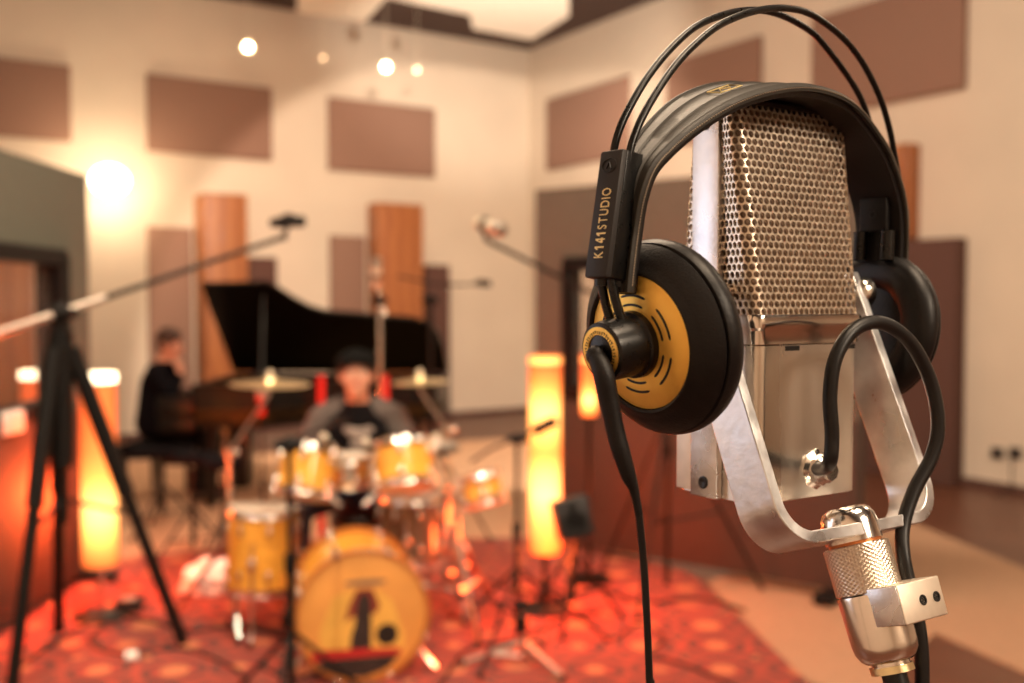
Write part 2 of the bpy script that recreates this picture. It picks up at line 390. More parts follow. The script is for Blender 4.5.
wallpanel('sound_absorber', 'L', 329, 434, 3.22, 4.12, .06, 'panel', 'brown fabric wall panel high up, below the pair of small spotlights', 'sound absorber', G)
wallpanel('sound_absorber', 'R', 549, 630, 3.36, 4.32, .06, 'panel', 'brown fabric wall panel high up, nearest the room corner on the wall behind the headphones', 'sound absorber', G)
wallpanel('sound_absorber', 'R', 668, 760, 3.36, 4.32, .06, 'panel', 'brown fabric wall panel seen through the headphone wires', 'sound absorber', G)
wallpanel('sound_absorber', 'R', 811, 962, 3.36, 4.32, .06, 'panel', 'large brown fabric wall panel high up to the right of the headphone wires', 'sound absorber', G)
wallpanel('sound_absorber', 'L', 149, 193, .55, 2.42, .05, 'panel', 'tall brown wall panel behind the seated pianist', 'sound absorber', G)
wallpanel('sound_absorber', 'L', 330, 365, .55, 2.40, .05, 'panel', 'tall brown wall panel above the piano lid, beside the darker orange wooden diffuser', 'sound absorber', G)
wallpanel('dark_absorber', 'L', 246, 275, .5, 2.1, .12, 'darkpanel', 'small dark brown panel just above the piano lid', 'sound absorber')
wallpanel('wooden_diffuser', 'L', 196, 238, .0, 2.80, .42, 'wood', 'orange-brown wooden wall diffuser rising behind the tip of the piano lid', 'wood diffuser', 'wooden diffuser columns')
wallpanel('wooden_diffuser', 'L', 368, 413, .0, 2.82, .30, 'wood', 'orange-brown wooden wall diffuser behind the chrome microphone stand over the drums', 'wood diffuser', 'wooden diffuser columns')
wallpanel('wooden_diffuser', 'R', 880, 917, 2.11, 2.95, .18, 'wood', 'orange-brown wooden wall diffuser peeking out beside the right headphone arm', 'wood diffuser', 'wooden diffuser columns')
wallpanel('dark_absorber', 'L', 419, 441, .0, 2.05, .25, 'darkpanel', 'dark upright panel standing against the wall beside the drummer, near the room corner', 'sound absorber')
wallpanel('dark_absorber', 'R', 840, 965, .0, 2.10, .16, 'darkpanel', 'dark red-brown door-high panel on the wall behind the far headphone cup', 'sound absorber')
# wall sockets with their cords
for i, (px, lb) in enumerate(((998, 'dark wall socket nearer the dark red-brown panel'), (1016, 'dark wall socket nearer the right picture edge'))):
    p = wx(px, 'R', 453); t = thing('wall_socket', lb, 'socket', p, 'wall sockets')
    bm = B(); box(bm, p + nR * .012, dR * .05, nR * .012, Z3 * .045, .006); obj('cover_plate', bm, 'outlet', t)
    bm = B(); cyl(bm, p + nR * .024, p + nR * .05, .022); obj('plug', bm, 'rubber', t)
    if i: bm = B(); tube(bm, [p + nR * .045, p + nR * .06 - Z3 * .1, p + nR * .05 - Z3 * (p.z - .02), p + nR * .3 - Z3 * (p.z - .012)], .006, 6); obj('cord', bm, 'cable', t)
# hung ceiling panels
def cloud(pts, z, th, label, drops):
    w = [PF(x, y, z) for x, y in pts]
    c = sum(w, V()) / len(w)
    t = thing('ceiling_cloud', label, 'ceiling panel', V((c.x, c.y, z)), 'white panels hung under the ceiling')
    bm = B(); prism(bm, w, (0, 0, th)); obj('panel', bm, 'cloud', t, smooth=False)
    for d in drops:
        p = PF(d[0], d[1], z); bm = B(); cyl(bm, (p.x, p.y, z + th), (p.x, p.y, CH), .012, n=8); obj('hanger_rod', bm, 'greymetal', t)
cloud([(297, 12), (365, 22), (392, -8), (392, -75), (297, -90)], 4.86, .06, 'off-white ceiling panel nearer the spotlights, with a slanted corner', [(320, -20), (360, -20)])
cloud([(388, -2), (470, 15), (473, 29), (532, 40), (569, 16), (569, -75), (388, -75)], 4.80, .06, 'off-white stepped ceiling panel nearest the room corner', [(420, -20), (520, -15)])
# ceiling lamp housings; the far and rear ones are unseen additions
for (x, y, s, lb) in ((-.6, 4.2, 2.4, 'wide flat ceiling lamp over the drum kit'), (1.2, .2, 1.6, 'flat ceiling lamp above the condenser microphone'), (4.2, 4.2, 1.6, 'flat ceiling lamp over the lit beige floor strip'), (-2.2, 8.8, 2.0, 'unseen flat housing added for the wall fill light over the piano'), (4.4, -2.6, 2.2, 'unseen wide flat housing added for the fill light behind the camera')):
    t = thing('ceiling_lamp', lb, 'lamp', (x, y, CH))
    bm = B(); zz = 5.03 if s > 1.9 else 4.93
    abox(bm, x - s / 2 - .05, x + s / 2 + .05, y - s / 2 - .05, y + s / 2 + .05, zz, CH - .002, .01); obj('housing', bm, 'cream', t)
# unseen window frame added to go with the cool light, beside the camera
bm = B(); wc_ = V((-3.02, 1.15, 1.75)); wn = V((.848, .53, 0)).normalized(); wd_ = V((.53, -.848, 0)).normalized()
for a_, b_, c_, d_ in ((-.95, -.87, -.95, .95), (.87, .95, -.95, .95), (-.95, .95, .87, .95), (-.95, .95, -.95, -.87)): box(bm, wc_ + wd_ * ((a_ + b_) / 2) + Z3 * ((c_ + d_) / 2), wd_ * ((b_ - a_) / 2), wn * .04, Z3 * ((d_ - c_) / 2))
struct('added_window_frame', bm, 'paintwood')
# small round spotlights
def spotlight(px, py, y, m, r, label):
    p = P(px, py, y)
    t = thing('spotlight', label, 'spotlight', V((p.x, p.y, CH)), 'small round ceiling spotlights')
    f = (CAM - p).normalized()
    bm = B(); cyl(bm, p - f * .06, V((p.x, p.y, CH)) - V((f.x, f.y, 0)) * .06, .004, n=8); obj('stem', bm, 'cream', t)
    bm = B(); lathe(bm, p - f * .12, f, [(0, .025), (.03, r + .01), (.12, r + .02), (.125, r + .012), (.10, r)], 20); obj('can', bm, 'cream', t)
    bm = B(); ball(bm, p, r * .8, 12); obj('bulb', bm, m, t)
spotlight(248, 47, 11.2, 'bulb', .04, 'brightest small spotlight above the gap between two brown wall panels, further left')
spotlight(386, 67, 11.8, 'bulb', .04, 'bright small spotlight directly above the brown panel over the drummer')
spotlight(417, 70, 12.2, 'bulbdim', .022, 'dim small spotlight just right of a bright one')
spotlight(323, 58, 11.5, 'bulbdim', .012, 'faintest tiny spotlight between the two bright ones')
# wall sconce
p = wx(107, 'L', 182) + nL * .16
t = thing('wall_sconce', 'glowing round wall lamp above the edge of the green-grey baffle', 'wall lamp', p - nL * .16)
bm = B(); ball(bm, p, .20, 20, (1, 1, .85)); obj('glass_globe', bm, 'sconce', t)
bm = B(); cyl(bm, p - nL * .16, p - nL * .12, .09, n=20); obj('wall_plate', bm, 'cream', t)
point('wall_sconce_light', p + nL * .32 - Z3 * .05, 42, (1, .76, .48), .12)

# ------------------------------------------------------------------ rug and lit floor patches
def slab(name, pts, z, m, label, cat, w=.008):
    bm = B(); prism(bm, [V((a.x, a.y, w)) for a in pts], (0, 0, z - w)); o = obj(name, bm, m, smooth=False); return tag(o, label, cat)
rp = [PF(-160, 790), PF(-30, 640), PF(95, 563), PF(330, 540), PF(560, 540), PF(690, 574), PF(806, 683), PF(860, 760)]
slab('persian_rug', rp, .014, 'rug', 'large red patterned rug under the drum kit', 'rug', .0065)
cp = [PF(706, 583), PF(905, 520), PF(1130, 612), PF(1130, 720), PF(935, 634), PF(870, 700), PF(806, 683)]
slab('lit_floor', cp, .006, 'litfloor', 'lit beige strip of floor below the microphone, right of the red rug', 'lit floor', 0.0)  # pale slab paints the light falling on the floor here

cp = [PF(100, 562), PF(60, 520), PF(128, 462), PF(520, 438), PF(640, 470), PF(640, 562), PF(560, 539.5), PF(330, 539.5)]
slab('lit_floor', cp, .006, 'litfloor2', 'lit beige floor between the piano and the red rug', 'lit floor', 0.0)  # paler slab: light on the back floor put into its colour

# ================================================================== BAFFLES
def baffle(a, b, h, lowh, win, label, mat_up, glass=True, cs=1):
    """upright panel from floor point a to b; win: (s0, s1, z0, z1) along the face"""
    a, b = V((a[0], a[1], 0)), V((b[0], b[1], 0)); d = (b - a); L = d.length; d.normalize(); n = V((d.y, -d.x, 0)) * cs
    t = thing('acoustic_baffle', label, 'acoustic screen', a, 'standing acoustic screens')
    th = .10
    def piece(nm, s0, s1, z0, z1, m, tt=th, bev=.006, off=0, par=t):
        bm = B(); c = a + d * ((s0 + s1) / 2) + n * off; c.z = (z0 + z1) / 2
        box(bm, c, d * ((s1 - s0) / 2), n * (tt / 2), Z3 * ((z1 - z0) / 2), bev); return obj(nm, bm, m, par)
    s0, s1, z0, z1 = win
    # upholstered body round the window as one mesh
    bm = B()
    for (u0, u1, v0, v1) in ((0, s0, lowh, h), (s1, L, lowh, h), (s0, s1, z1, h), (s0, s1, lowh, z0)):
        if u1 - u0 > .01 and v1 - v0 > .01:
            c = a + d * ((u0 + u1) / 2); c.z = (v0 + v1) / 2; box(bm, c, d * ((u1 - u0) / 2), n * (th / 2), Z3 * ((v1 - v0) / 2))
    obj('upper_panel', bm, mat_up, t, smooth=False)
    piece('lower_panel', 0, L, .06, lowh - .002, 'baffle_low', th + .02)
    bm = B(); f = .05
    for (u0, u1, v0, v1) in ((s0 - .01, s0 + f, z0, z1), (s1 - f * 1.6, s1 + .03, z0, z1), (s0, s1, z1 - f, z1 + .03), (s0, s1, z0 - .02, z0 + f)):
        c = a + d * ((u0 + u1) / 2); c.z = (v0 + v1) / 2; box(bm, c, d * ((u1 - u0) / 2), n * (th / 2 + .02), Z3 * ((v1 - v0) / 2))
    obj('window_frame', bm, 'frameblk', t, smooth=False)
    piece('window_pane', s0 + f, s1 - f, z0 + f, z1 - f, 'glass', .008, 0)
    for s in (.12, L - .12):
        bm = B(); c = a + d * s; box(bm, c + Z3 * .038, d * .05, n * .22, Z3 * .022, .006); obj('foot', bm, 'blackmetal', t)
    return t
M['glass'] = None
gm, gnt, gb = newmat('window_glass')
gb.inputs['Base Color'].default_value = (.85, .8, .75, 1); gb.inputs['Roughness'].default_value = .05; gb.inputs['Transmission Weight'].default_value = .96; gb.inputs['IOR'].default_value = 1.12
M['glass'] = gm
baffle((-2.40, 3.9), (-2.425, 5.62), 2.26, .98, (.1, 1.40, 1.0, 1.80), 'tall green-grey standing baffle with a black-framed window, at the left picture edge', 'baffle', cs=1)
baffle((.178, 6.35), (1.80, 5.12), 2.26, .95, (.22, 1.0, .98, 1.80), 'tall grey-brown standing baffle behind the headphones and microphone', 'baffle_grey', cs=1)
# panel added behind the left baffle's window to stand for its red-brown reflection
bm = B(); box(bm, (-4.7, 7.6, 1.0), V((.9, .35, 0)), V((-.02, .05, 0)), Z3 * 1.0, .01)
tag(obj('window_reflection', bm, 'wood'), 'red-brown panel standing for the reflection in the window of the left baffle', 'screen')

# ================================================================== TUBE LAMPS
def tube_lamp(px, y, ztop, zbot, r, label, ring=True, shade='lampshade'):
    p = P(px, 400, y); x = p.x
    t = thing('tube_lamp', label, 'floor lamp', (x, y, 0), 'glowing orange paper tube lamps')
    bm = B(); lathe(bm, (x, y, zbot), Z3, [(0, r * .97), (.02, r), (ztop - zbot - .045, r)], 36, cap=False); obj('shade', bm, shade, t)
    bm = B(); lathe(bm, (x, y, ztop - .045), Z3, [(0, r + .002), (.045, r + .002), (.045, 0)], 36, cap=False); obj('top_ring', bm, 'lampring' if ring else shade, t)
    bm = B(); lathe(bm, (x, y, .014), Z3, [(0, .13), (.012, .13), (.02, .10), (.02, 0)], 28); obj('base', bm, 'blackmetal', t)
    bm = B(); cyl(bm, (x, y, .03), (x, y, zbot + .02), .014); obj('stem', bm, 'steel' if ring else 'blackmetal', t)
    bm = B(); lathe(bm, (x, y, zbot - .012), Z3, [(0, r * .6), (.012, r * .9), (.02, r * .9)], 28); obj('shade_holder', bm, 'blackmetal', t)
    return x
x = tube_lamp(98, 4.85, 1.21, .27, .086, 'glowing orange tube lamp standing in front of the left baffle, beside the tripod leg')
point('tube_lamp_light_left', (x - .22, 5.0, .60), 85, (1, .11, .025), .1)
tube_lamp(36, 5.75, 1.16, .27, .086, 'glowing orange tube lamp seen behind the window of the left baffle')
x = tube_lamp(545, 4.95, 1.29, .31, .082, 'glowing yellow-orange tube lamp near the middle, just right of the drum kit', False, 'lampshade2')
point('tube_lamp_light_floor', (x + .06, 4.72, .34), 26, (1, .10, .02), .08)
point('tube_lamp_light_middle', (x + .22, 5.05, .45), 34, (1, .10, .02), .1)
tube_lamp(589, 5.5, 1.27, .93, .045, 'glowing orange tube lamp mostly hidden behind the golden headphone cup', False)

# ================================================================== STUDIO MICROPHONE
e1 = V((.84, .5426, 0)).normalized(); e2 = V((.5426, -.84, 0)).normalized()
MO = V((.1443, .5627, 1.55))
def L3(e, q_, z): return MO + e1 * e + e2 * q_ + Z3 * z
mic = thing('studio_microphone', 'large silver microphone with a perforated mesh head, carrying the headphones', 'microphone', L3(0, 0, -.105))
HW, HT = .0415, .030            # half width and half thickness
ZG0, ZG1 = -.0065, .106         # mesh head
def prof(h): return HW + .0035 * h, HT - .0140 * h
def rrect(a, b, r, n=5):
    """closed outline (e, q), corners rounded, with its normals"""
    out = []
    for cx, cy, a0 in ((a - r, b - r, 0), (-a + r, b - r, 90), (-a + r, -b + r, 180), (a - r, -b + r, 270)):
        for i in range(n + 1):
            t = radians(a0 + 90 * i / n); out.append((cx + r * cos(t), cy + r * sin(t)))
    return out
# perforated shell: hexagonal tiles with round holes wrapped round the tapered head
RC = .006
def around(s, h):
    """s in 0..1 round the outline at the base; mapped side by side on the taper"""
    a0, b0 = HW, HT
    seg = [2 * (a0 - RC), pi / 2 * RC, 2 * (b0 - RC), pi / 2 * RC] * 2
    tot = sum(seg); d = (s % 1) * tot; a, b = prof(h); k = 0
    while d > seg[k] + 1e-12: d -= seg[k]; k += 1
    f = d / seg[k]; r = min(RC, b - .002)
    if k == 0: return (-(a - r) + 2 * (a - r) * f, b)
    if k == 1: t = pi / 2 * (1 - f); return (a - r + r * cos(t), b - r + r * sin(t))
    if k == 2: return (a, (b - r) - 2 * (b - r) * f)
    if k == 3: t = -pi / 2 * f; return (a - r + r * cos(t), -(b - r) + r * sin(t))
    if k == 4: return ((a - r) - 2 * (a - r) * f, -b)
    if k == 5: t = -pi / 2 - pi / 2 * f; return (-(a - r) + r * cos(t), -(b - r) + r * sin(t))
    if k == 6: return (-a, -(b - r) + 2 * (b - r) * f)
    t = pi - pi / 2 * f; return (-(a - r) + r * cos(t), (b - r) + r * sin(t))
per = 4 * (HW - RC) + 4 * (HT - RC) + 2 * pi * RC
NC = 68; NR_ = 29; pitch = per / NC; rowh = (ZG1 - ZG0) / NR_
bm = B(); cache = {}
def gv(u, z):
    k = (round(u * 1e5) % round(per * 1e5), round(z * 1e6))
    if k not in cache:
        h = (z - ZG0) / (ZG1 - ZG0); e, q_ = around(u / per, h); cache[k] = bm.verts.new(L3(e, q_, z))
    return cache[k]
hx = [(0, 2 / 3), (.5, 1 / 3), (.5, -1 / 3), (0, -2 / 3), (-.5, -1 / 3), (-.5, 1 / 3)]      # pointy-top hexagon in pitch / row units
for r_ in range(NR_):
    for c_ in range(NC):
        cu = (c_ + (.5 if r_ % 2 else 0)) * pitch; cz = ZG0 + (r_ + .5) * rowh
        pts = []
        for k in range(6):
            p0, p1 = hx[k], hx[(k + 1) % 6]
            for f in (0, .5): pts.append((p0[0] + (p1[0] - p0[0]) * f, p0[1] + (p1[1] - p0[1]) * f))
        outer = [gv(cu + a * pitch, min(max(cz + b * rowh, ZG0), ZG1)) for a, b in pts]
        hr = .43
        inn = []
        for a, b in pts:
            an = atan2(b * rowh, a * pitch)
            inn.append(gv(cu + cos(an) * hr * pitch, min(max(cz + sin(an) * hr * pitch, ZG0), ZG1)))
        for k in range(12):
            f = [outer[k], outer[(k + 1) % 12], inn[(k + 1) % 12], inn[k]]
            g = []
            for v_ in f:
                if v_ not in g: g.append(v_)
            if len(g) > 2:
                try: bm.faces.new(g)
                except ValueError: pass
grille = obj('mesh_grille', bm, 'nickel', mic, smooth=False, label='nickel grille perforated with small round holes')
md = grille.modifiers.new('thickness', 'SOLIDIFY'); md.thickness = .0011; md.offset = -1
# inner screen, ribbon motor and frame inside the head
def loftbox(bm, sections, r, n=5):
    rings = []
    for (a, b, z, e0, q0) in sections: rings.append([bm.verts.new(L3(e + e0, q_ + q0, z)) for e, q_ in rrect(a, b, min(r, a * .95, b * .95), n)])
    for a, b in zip(rings, rings[1:]):
        m = len(a)
        for i in range(m): bm.faces.new((a[i], a[(i + 1) % m], b[(i + 1) % m], b[i]))
    bm.faces.new(rings[0]); bm.faces.new(rings[-1]); return bm
bm = B(); loftbox(bm, [(HW - .004, HT - .004, ZG0, 0, 0), (HW - .0010, HT - .0180, ZG1 - .003, 0, 0)], .004); obj('inner_screen', bm, 'inner', mic)
bm = B(); loftbox(bm, [(prof(1)[0] + .0006, prof(1)[1] + .0006, ZG1 - .0015, 0, 0), (prof(1)[0] + .0004, prof(1)[1] + .0004, ZG1 + .001, 0, 0), (prof(1)[0] - .003, prof(1)[1] - .003, ZG1 + .0045, 0, 0)], .006); obj('top_cap', bm, 'magnet', mic)
# collar below the head
bm = B(); loftbox(bm, [(.0405, .029, -.0225, 0, 0), (.0425, .031, -.0215, 0, 0), (.0427, .0312, -.0145, 0, 0), (.0437, .0322, -.013, 0, 0), (.0437, .0322, -.0075, 0, 0), (.043, .0315, -.006, 0, 0)], .007, 7); obj('collar', bm, 'satin', mic)
# housing
bm = B(); loftbox(bm, [(.0408, .0292, -.1055, 0, 0), (.0414, .0298, -.105, 0, 0), (.0414, .0298, -.0224, 0, 0), (.040, .029, -.0222, 0, 0)], .008, 8); obj('housing', bm, 'alu', mic)
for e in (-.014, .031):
    bm = B(); box(bm, L3(e, .0292, -.0240), e1 * .0055, e2 * .0008, Z3 * .0013); obj('shadow_gap', bm, 'hole', mic)  # dark strips drawn as shadow gaps under the collar
# flat side plates of the housing, and the bars along both sides
for s in (-1, 1):
    bm = B(); box(bm, L3(s * .0418, -.0215, -.0655), e1 * .0012, e2 * .0065, Z3 * .0385, .0004); obj('side_plate', bm, 'aluedge', mic)
    bm = B(); box(bm, L3(s * .0440, -.0032, .0000), e1 * .0022, e2 * .0100, Z3 * .1055, .0005); bar = obj('side_bar', bm, 'alubar', mic, label='long milled aluminium bar')
    for zz in (-.0975, .096):
        bm = B(); lathe(bm, L3(s * .0461, -.0030, zz), e1 * s, [(0, .0034), (.0006, .0034), (.0008, .0026), (.0002, .0014), (.0002, 0)], 20); obj('screw', bm, 'hole', bar)
# cradle: one bent flat bar
TT = radians(23.5); dn = V((0, 0, -1)) * cos(TT) + e2 * sin(TT); ac = e2 * cos(TT) + Z3 * sin(TT)     # along the arm, across the bar
O_ = L3(0, .004, .004); E_ = .0585; th = .0062; len_ = .134; Rb = .020
path = []
path.append((-E_, -.010)); path.append((-E_, len_ - Rb))
for i in range(1, 9): t = radians(90 * i / 9); path.append((-E_ + Rb * (1 - cos(t)), len_ - Rb + Rb * sin(t)))
path.append((0, len_))
full = path + [(-a, b) for a, b in path[-2::-1]]
bm = B(); rings = []
for i, (a, b) in enumerate(full):
    p0 = full[max(i - 1, 0)]; p1 = full[min(i + 1, len(full) - 1)]; tx, ty = p1[0] - p0[0], p1[1] - p0[1]; l = hypot(tx, ty); nx, ny = -ty / l, tx / l
    hw_ = .0130
    c = O_ + e1 * a + dn * b; nn = e1 * nx + dn * ny; ring = []
    for (u, w_) in ((1, 1), (1, -1), (-1, -1), (-1, 1)): ring.append(bm.verts.new(c + nn * (u * th / 2) + ac * (w_ * hw_)))
    rings.append(ring)
for a, b in zip(rings, rings[1:]):
    for i in range(4): bm.faces.new((a[i], a[(i + 1) % 4], b[(i + 1) % 4], b[i]))
bm.faces.new(rings[0]); bm.faces.new(rings[-1])
cr = obj('cradle', bm, 'cradle', mic, label='bent flat aluminium yoke')
mb = cr.modifiers.new('bevel', 'BEVEL'); mb.width = .0006; mb.segments = 2; mb.limit_method = 'ANGLE'
for s in (-1, 1):
    bm = B(); c = L3(0, .011, .006)
    lathe(bm, c + e1 * (s * .0405), e1 * s, [(0, .0048), (.018, .0048), (.020, .0085), (.0225, .0095), (.027, .0095), (.0295, .0075), (.030, 0)], 24); obj('pivot_knob', bm, 'steel', mic)
# cable gland on the front face
GL = PP(816, 469, L3(0, .0298, 0), e2)
bm = B(); lathe(bm, GL - e2 * .001, e2, [(0, .0112), (.0015, .0112), (.003, .0085), (.006, .0085), (.0075, .0070), (.0105, .0062), (.012, .0050), (.012, 0)], 8)
obj('cable_gland', bm, 'steel', mic)
# the adapter under the cradle
AX = (V((0, 0, -1)) + e2 * .40).normalized(); A0 = O_ + dn * (len_) - AX * .0100 + e1 * .0010
bm = B(); lathe(bm, A0, AX, [(-.003, 0), (-.0028, .0095), (-.001, .0122), (.002, .0138), (.006, .0144), (.014, .0146), (.015, .0146)], 40); obj('adapter_cap', bm, 'satin', mic, label='polished domed cap gripping the yoke')
bm = B(); lathe(bm, A0, AX, [(.014, .0135), (.018, .0135)], 32); obj('amber_sleeve', bm, 'phenolic', mic)
bm = B(); X, Y, Z = frame(AX); rings = []
nk, mk = 128, 44
for j in range(mk + 1):
    t = .0165 + .0245 * j / mk
    rr = .0163 - (.0009 if j in (0, mk) else 0)
    ring = []
    for i in range(nk):
        a = 2 * pi * i / nk; k1 = (i / 4 + j / 4) % 1; k2 = (i / 4 - j / 4) % 1
        bump = 0 if j in (0, mk) else .00028 * (abs(2 * k1 - 1) + abs(2 * k2 - 1))
        ring.append(bm.verts.new(A0 + AX * t + (X * cos(a) + Y * sin(a)) * (rr + bump)))
    rings.append(ring)
for a, b in zip(rings, rings[1:]):
    for i in range(nk): bm.faces.new((a[i], a[(i + 1) % nk], b[(i + 1) % nk], b[i]))
bm.faces.new(rings[0]); bm.faces.new(rings[-1])
obj('knurled_ring', bm, 'knurl', mic, smooth=False)
bm = B(); lathe(bm, A0, AX, [(.041, .0145), (.0415, .0163), (.043, .0166), (.066, .0162), (.070, .0155), (.0735, .0135), (.075, .0115), (.075, .0095), (.077, .0095), (.077, .0105), (.080, .0105), (.080, .006)], 44); obj('adapter_cone', bm, 'satin', mic)
bm = B(); lathe(bm, A0, AX, [(.077, .0108), (.0805, .0108)], 24); obj('thread_ring', bm, 'brass', mic)
# clamp block
CB = A0 + AX * .0425 + e1 * .0040 + e2 * .0160
cx, cy, cz = e1, (e2 * cos(.33) + Z3 * sin(.33)).normalized(), (Z3 * cos(.33) - e2 * sin(.33)).normalized()
bm = B(); box(bm, CB, cx * .0165, cy * .0120, cz * .0095, .0007); blk = obj('clamp_block', bm, 'aluedge', mic)
bm = B(); box(bm, CB - cx * .0168, cx * .0006, cy * .0116, cz * .0091, .0002); obj('clamp_jaw', bm, 'alubar', mic)
for u in (.0, .0108):
    bm = B(); lathe(bm, CB + cx * u + cy * .0114, cy, [(0, .0026), (.0010, .0026), (.0010, .0017), (.0006, .0017), (.0006, 0)], 20); obj('screw', bm, 'hole', blk)
# signal cable from the gland, looping over and down behind the clamp
cpx = [(818, 469, GL.y - .008), (829, 464, .505), (832, 436, .503), (830, 395, .503), (836, 357, .505), (855, 329, .512), (882, 323, .522), (910, 342, .530), (930, 380, .535), (938, 422, .535), (932, 456, .533), (914, 491, .528), (903, 527, .521), (904, 560, .512), (914, 603, .507), (921, 645, .503), (922, 700, .50), (921, 780, .50)]
w = [P(*c) for c in cpx]
w += [V((w[-1].x, w[-1].y, z)) for z in (1.15, .8, .4, .12)] + [V((w[-1].x + .05, w[-1].y + .1, .022)), V((w[-1].x + .5, w[-1].y + .3, .018)), V((w[-1].x + 1.1, w[-1].y + .1, .018))]
bm = B(); tube(bm, catmull(w, 8), .0037, 14); obj('signal_cable', bm, 'cable', mic)
# stand that carries it
bt = A0 + AX * .078
st = thing('microphone_stand', 'black stand tube carrying the silver microphone from below', 'microphone stand', V((bt.x, bt.y, 0)))
b2 = A0 + AX * .20
bm = B(); tube(bm, catmull([A0 + AX * .0785, A0 + AX * .11, A0 + AX * .16, b2, V((b2.x + .01, b2.y - .03, b2.z - .12)), V((b2.x + .01, b2.y - .03, .9))], 6), .0062, 14); obj('gooseneck', bm, 'cable', st)
bm = B(); cyl(bm, V((b2.x + .01, b2.y - .03, .03)), V((b2.x + .01, b2.y - .03, .98)), .0125); obj('pole', bm, 'blackmetal', st)
bm = B(); lathe(bm, V((b2.x + .01, b2.y - .03, .010)), Z3, [(0, .16), (.018, .16), (.028, .14), (.03, .03), (.06, .02)], 36); obj('base', bm, 'blackmetal', st)
bm = B(); tube(bm, catmull([A0 + AX * .076 - e2 * .0075 + e1 * .004, A0 + AX * .11 - e2 * .010 + e1 * .008, A0 + AX * .16 - e2 * .012 + e1 * .010, V((b2.x + .02, b2.y + .01, b2.z - .1)), V((b2.x + .03, b2.y, .6)), V((b2.x + .03, b2.y, .05))], 6), .0035, 10); obj('cable', bm, 'cable', st)

# ================================================================== HEADPHONES
uD = V((.73, .6834, 0)).normalized(); wD = V((.6834, -.73, 0)).normalized()
HO = V((.153, .545, 1.55))
def HP(px, py, w_=0.0): return PP(px, py, HO + wD * w_, wD)
def uz(p): d = p - HO; return d.dot(uD), d.z
def H3(u, z, w_): return HO + uD * u + Z3 * z + wD * w_
ph = thing('headphones', 'black studio headphones with a golden ear cup, hung over the silver microphone', 'headphones', H3(0, -.06, 0))
near = [(629, 292), (632, 262), (636, 230), (642, 196), (653, 166), (671, 145), (696, 124), (724, 106), (750, 94), (778, 86.5), (803, 84), (827, 87.5), (848, 96), (863, 108), (878, 127), (892, 150), (903, 180), (908.5, 206), (910, 234), (909, 262)]
widths = [.012, .013, .014, .016, .020, .025, .030, .035, .039, .042, .043, .043, .042, .041, .039, .036, .034, .033, .032, .031]
tilt = [0, 0, 0, 0, .001, .002, .004, .006, .007, .008, .008, .007, .006, .004, .002, .001, 0, 0, 0, 0]
WN = [.010] * 3 + [.012, .014, .016, .018, .020, .021, .022] + [.022] * 10
cur = []
for (x_, y_), wd, tl, wn in zip(near, widths, tilt, WN):
    u_, z_ = uz(HP(x_, y_, wn)); cur.append((u_, z_, wd, tl, wn))
cur = catmull(cur, 6)
def strapsec(i, up, lo, prof_):
    u_, z_, wd, tl, wn = cur[i]
    u0, z0 = cur[max(i - 1, 0)][:2]; u1, z1 = cur[min(i + 1, len(cur) - 1)][:2]
    tu, tz = u1 - u0, z1 - z0; l = hypot(tu, tz); nu, nz = -tz / l, tu / l           # outward normal in the arch plane
    return [(H3(u_ + nu * h, z_ + nz * h + tl * s, wn - wd * s)) for s, h in prof_]
def strapmesh(prof_, i0=0, i1=None):
    bm = B(); rings = [[bm.verts.new(p) for p in strapsec(i, 0, 0, prof_)] for i in range(i0, i1 or len(cur))]
    m = len(prof_)
    for a, b in zip(rings, rings[1:]):
        for i in range(m): bm.faces.new((a[i], a[(i + 1) % m], b[(i + 1) % m], b[i]))
    bm.faces.new(rings[0]); bm.faces.new(rings[-1]); return bm
T_ = .0
pr = []
ridge = [0, .04, .07, .10, .30, .335, .37, .62, .655, .69, .90, .93, .96, 1.0]
hh = [-.0012, .0004, .0006, -.0004, -.0003, .0005, -.0003, -.0003, .0005, -.0003, -.0004, .0006, .0004, -.0012]
pr = [(s, h) for s, h in zip(ridge, hh)] + [(1.0, -.0032), (.5, -.0040), (.0, -.0034)]
obj('headband', strapmesh(pr), 'strap', ph, label='wide ribbed leatherette strap')
obj('headband_lining', strapmesh([(.06, -.0036), (.94, -.0036), (.92, -.0062), (.5, -.0075), (.08, -.0062)]), 'strapin', ph)
# stitches along the near edge
bm = B()
for i in range(2, len(cur) - 8):
    for f in (0, .5):
        a = strapsec(i, 0, 0, [(-.01, -.0017)])[0]; b = strapsec(i + 1, 0, 0, [(-.01, -.0017)])[0]
        c = a.lerp(b, f); d = (b - a).normalized(); x_, y_, z_ = frame(d); box(bm, c, d * .00042, x_ * .00026, y_ * .00026)
sto = obj('stitching', bm, 'stitch', ph, smooth=False); sto['kind'] = 'stuff'
# small gold mark on top
k = 9 * 6 - 2
bm = B()
def onstrap(i, s, h=.0006):
    i0 = int(i); a = strapsec(i0, 0, 0, [(s, h)])[0]; b = strapsec(min(i0 + 1, len(cur) - 1), 0, 0, [(s, h)])[0]; return a.lerp(b, i - i0)
def goldline(pts):
    tube(bm, [onstrap(i, s) for i, s in pts], .00035, 6)
kk = 47.5
goldline([(kk, .40), (kk + 5, .40), (kk + 5, .60), (kk, .60), (kk, .40)])
goldline([(kk + 1, .45), (kk + 2.2, .55), (kk + 3.2, .45), (kk + 4.2, .55)])
obj('logo', bm, 'goldtxt', ph)
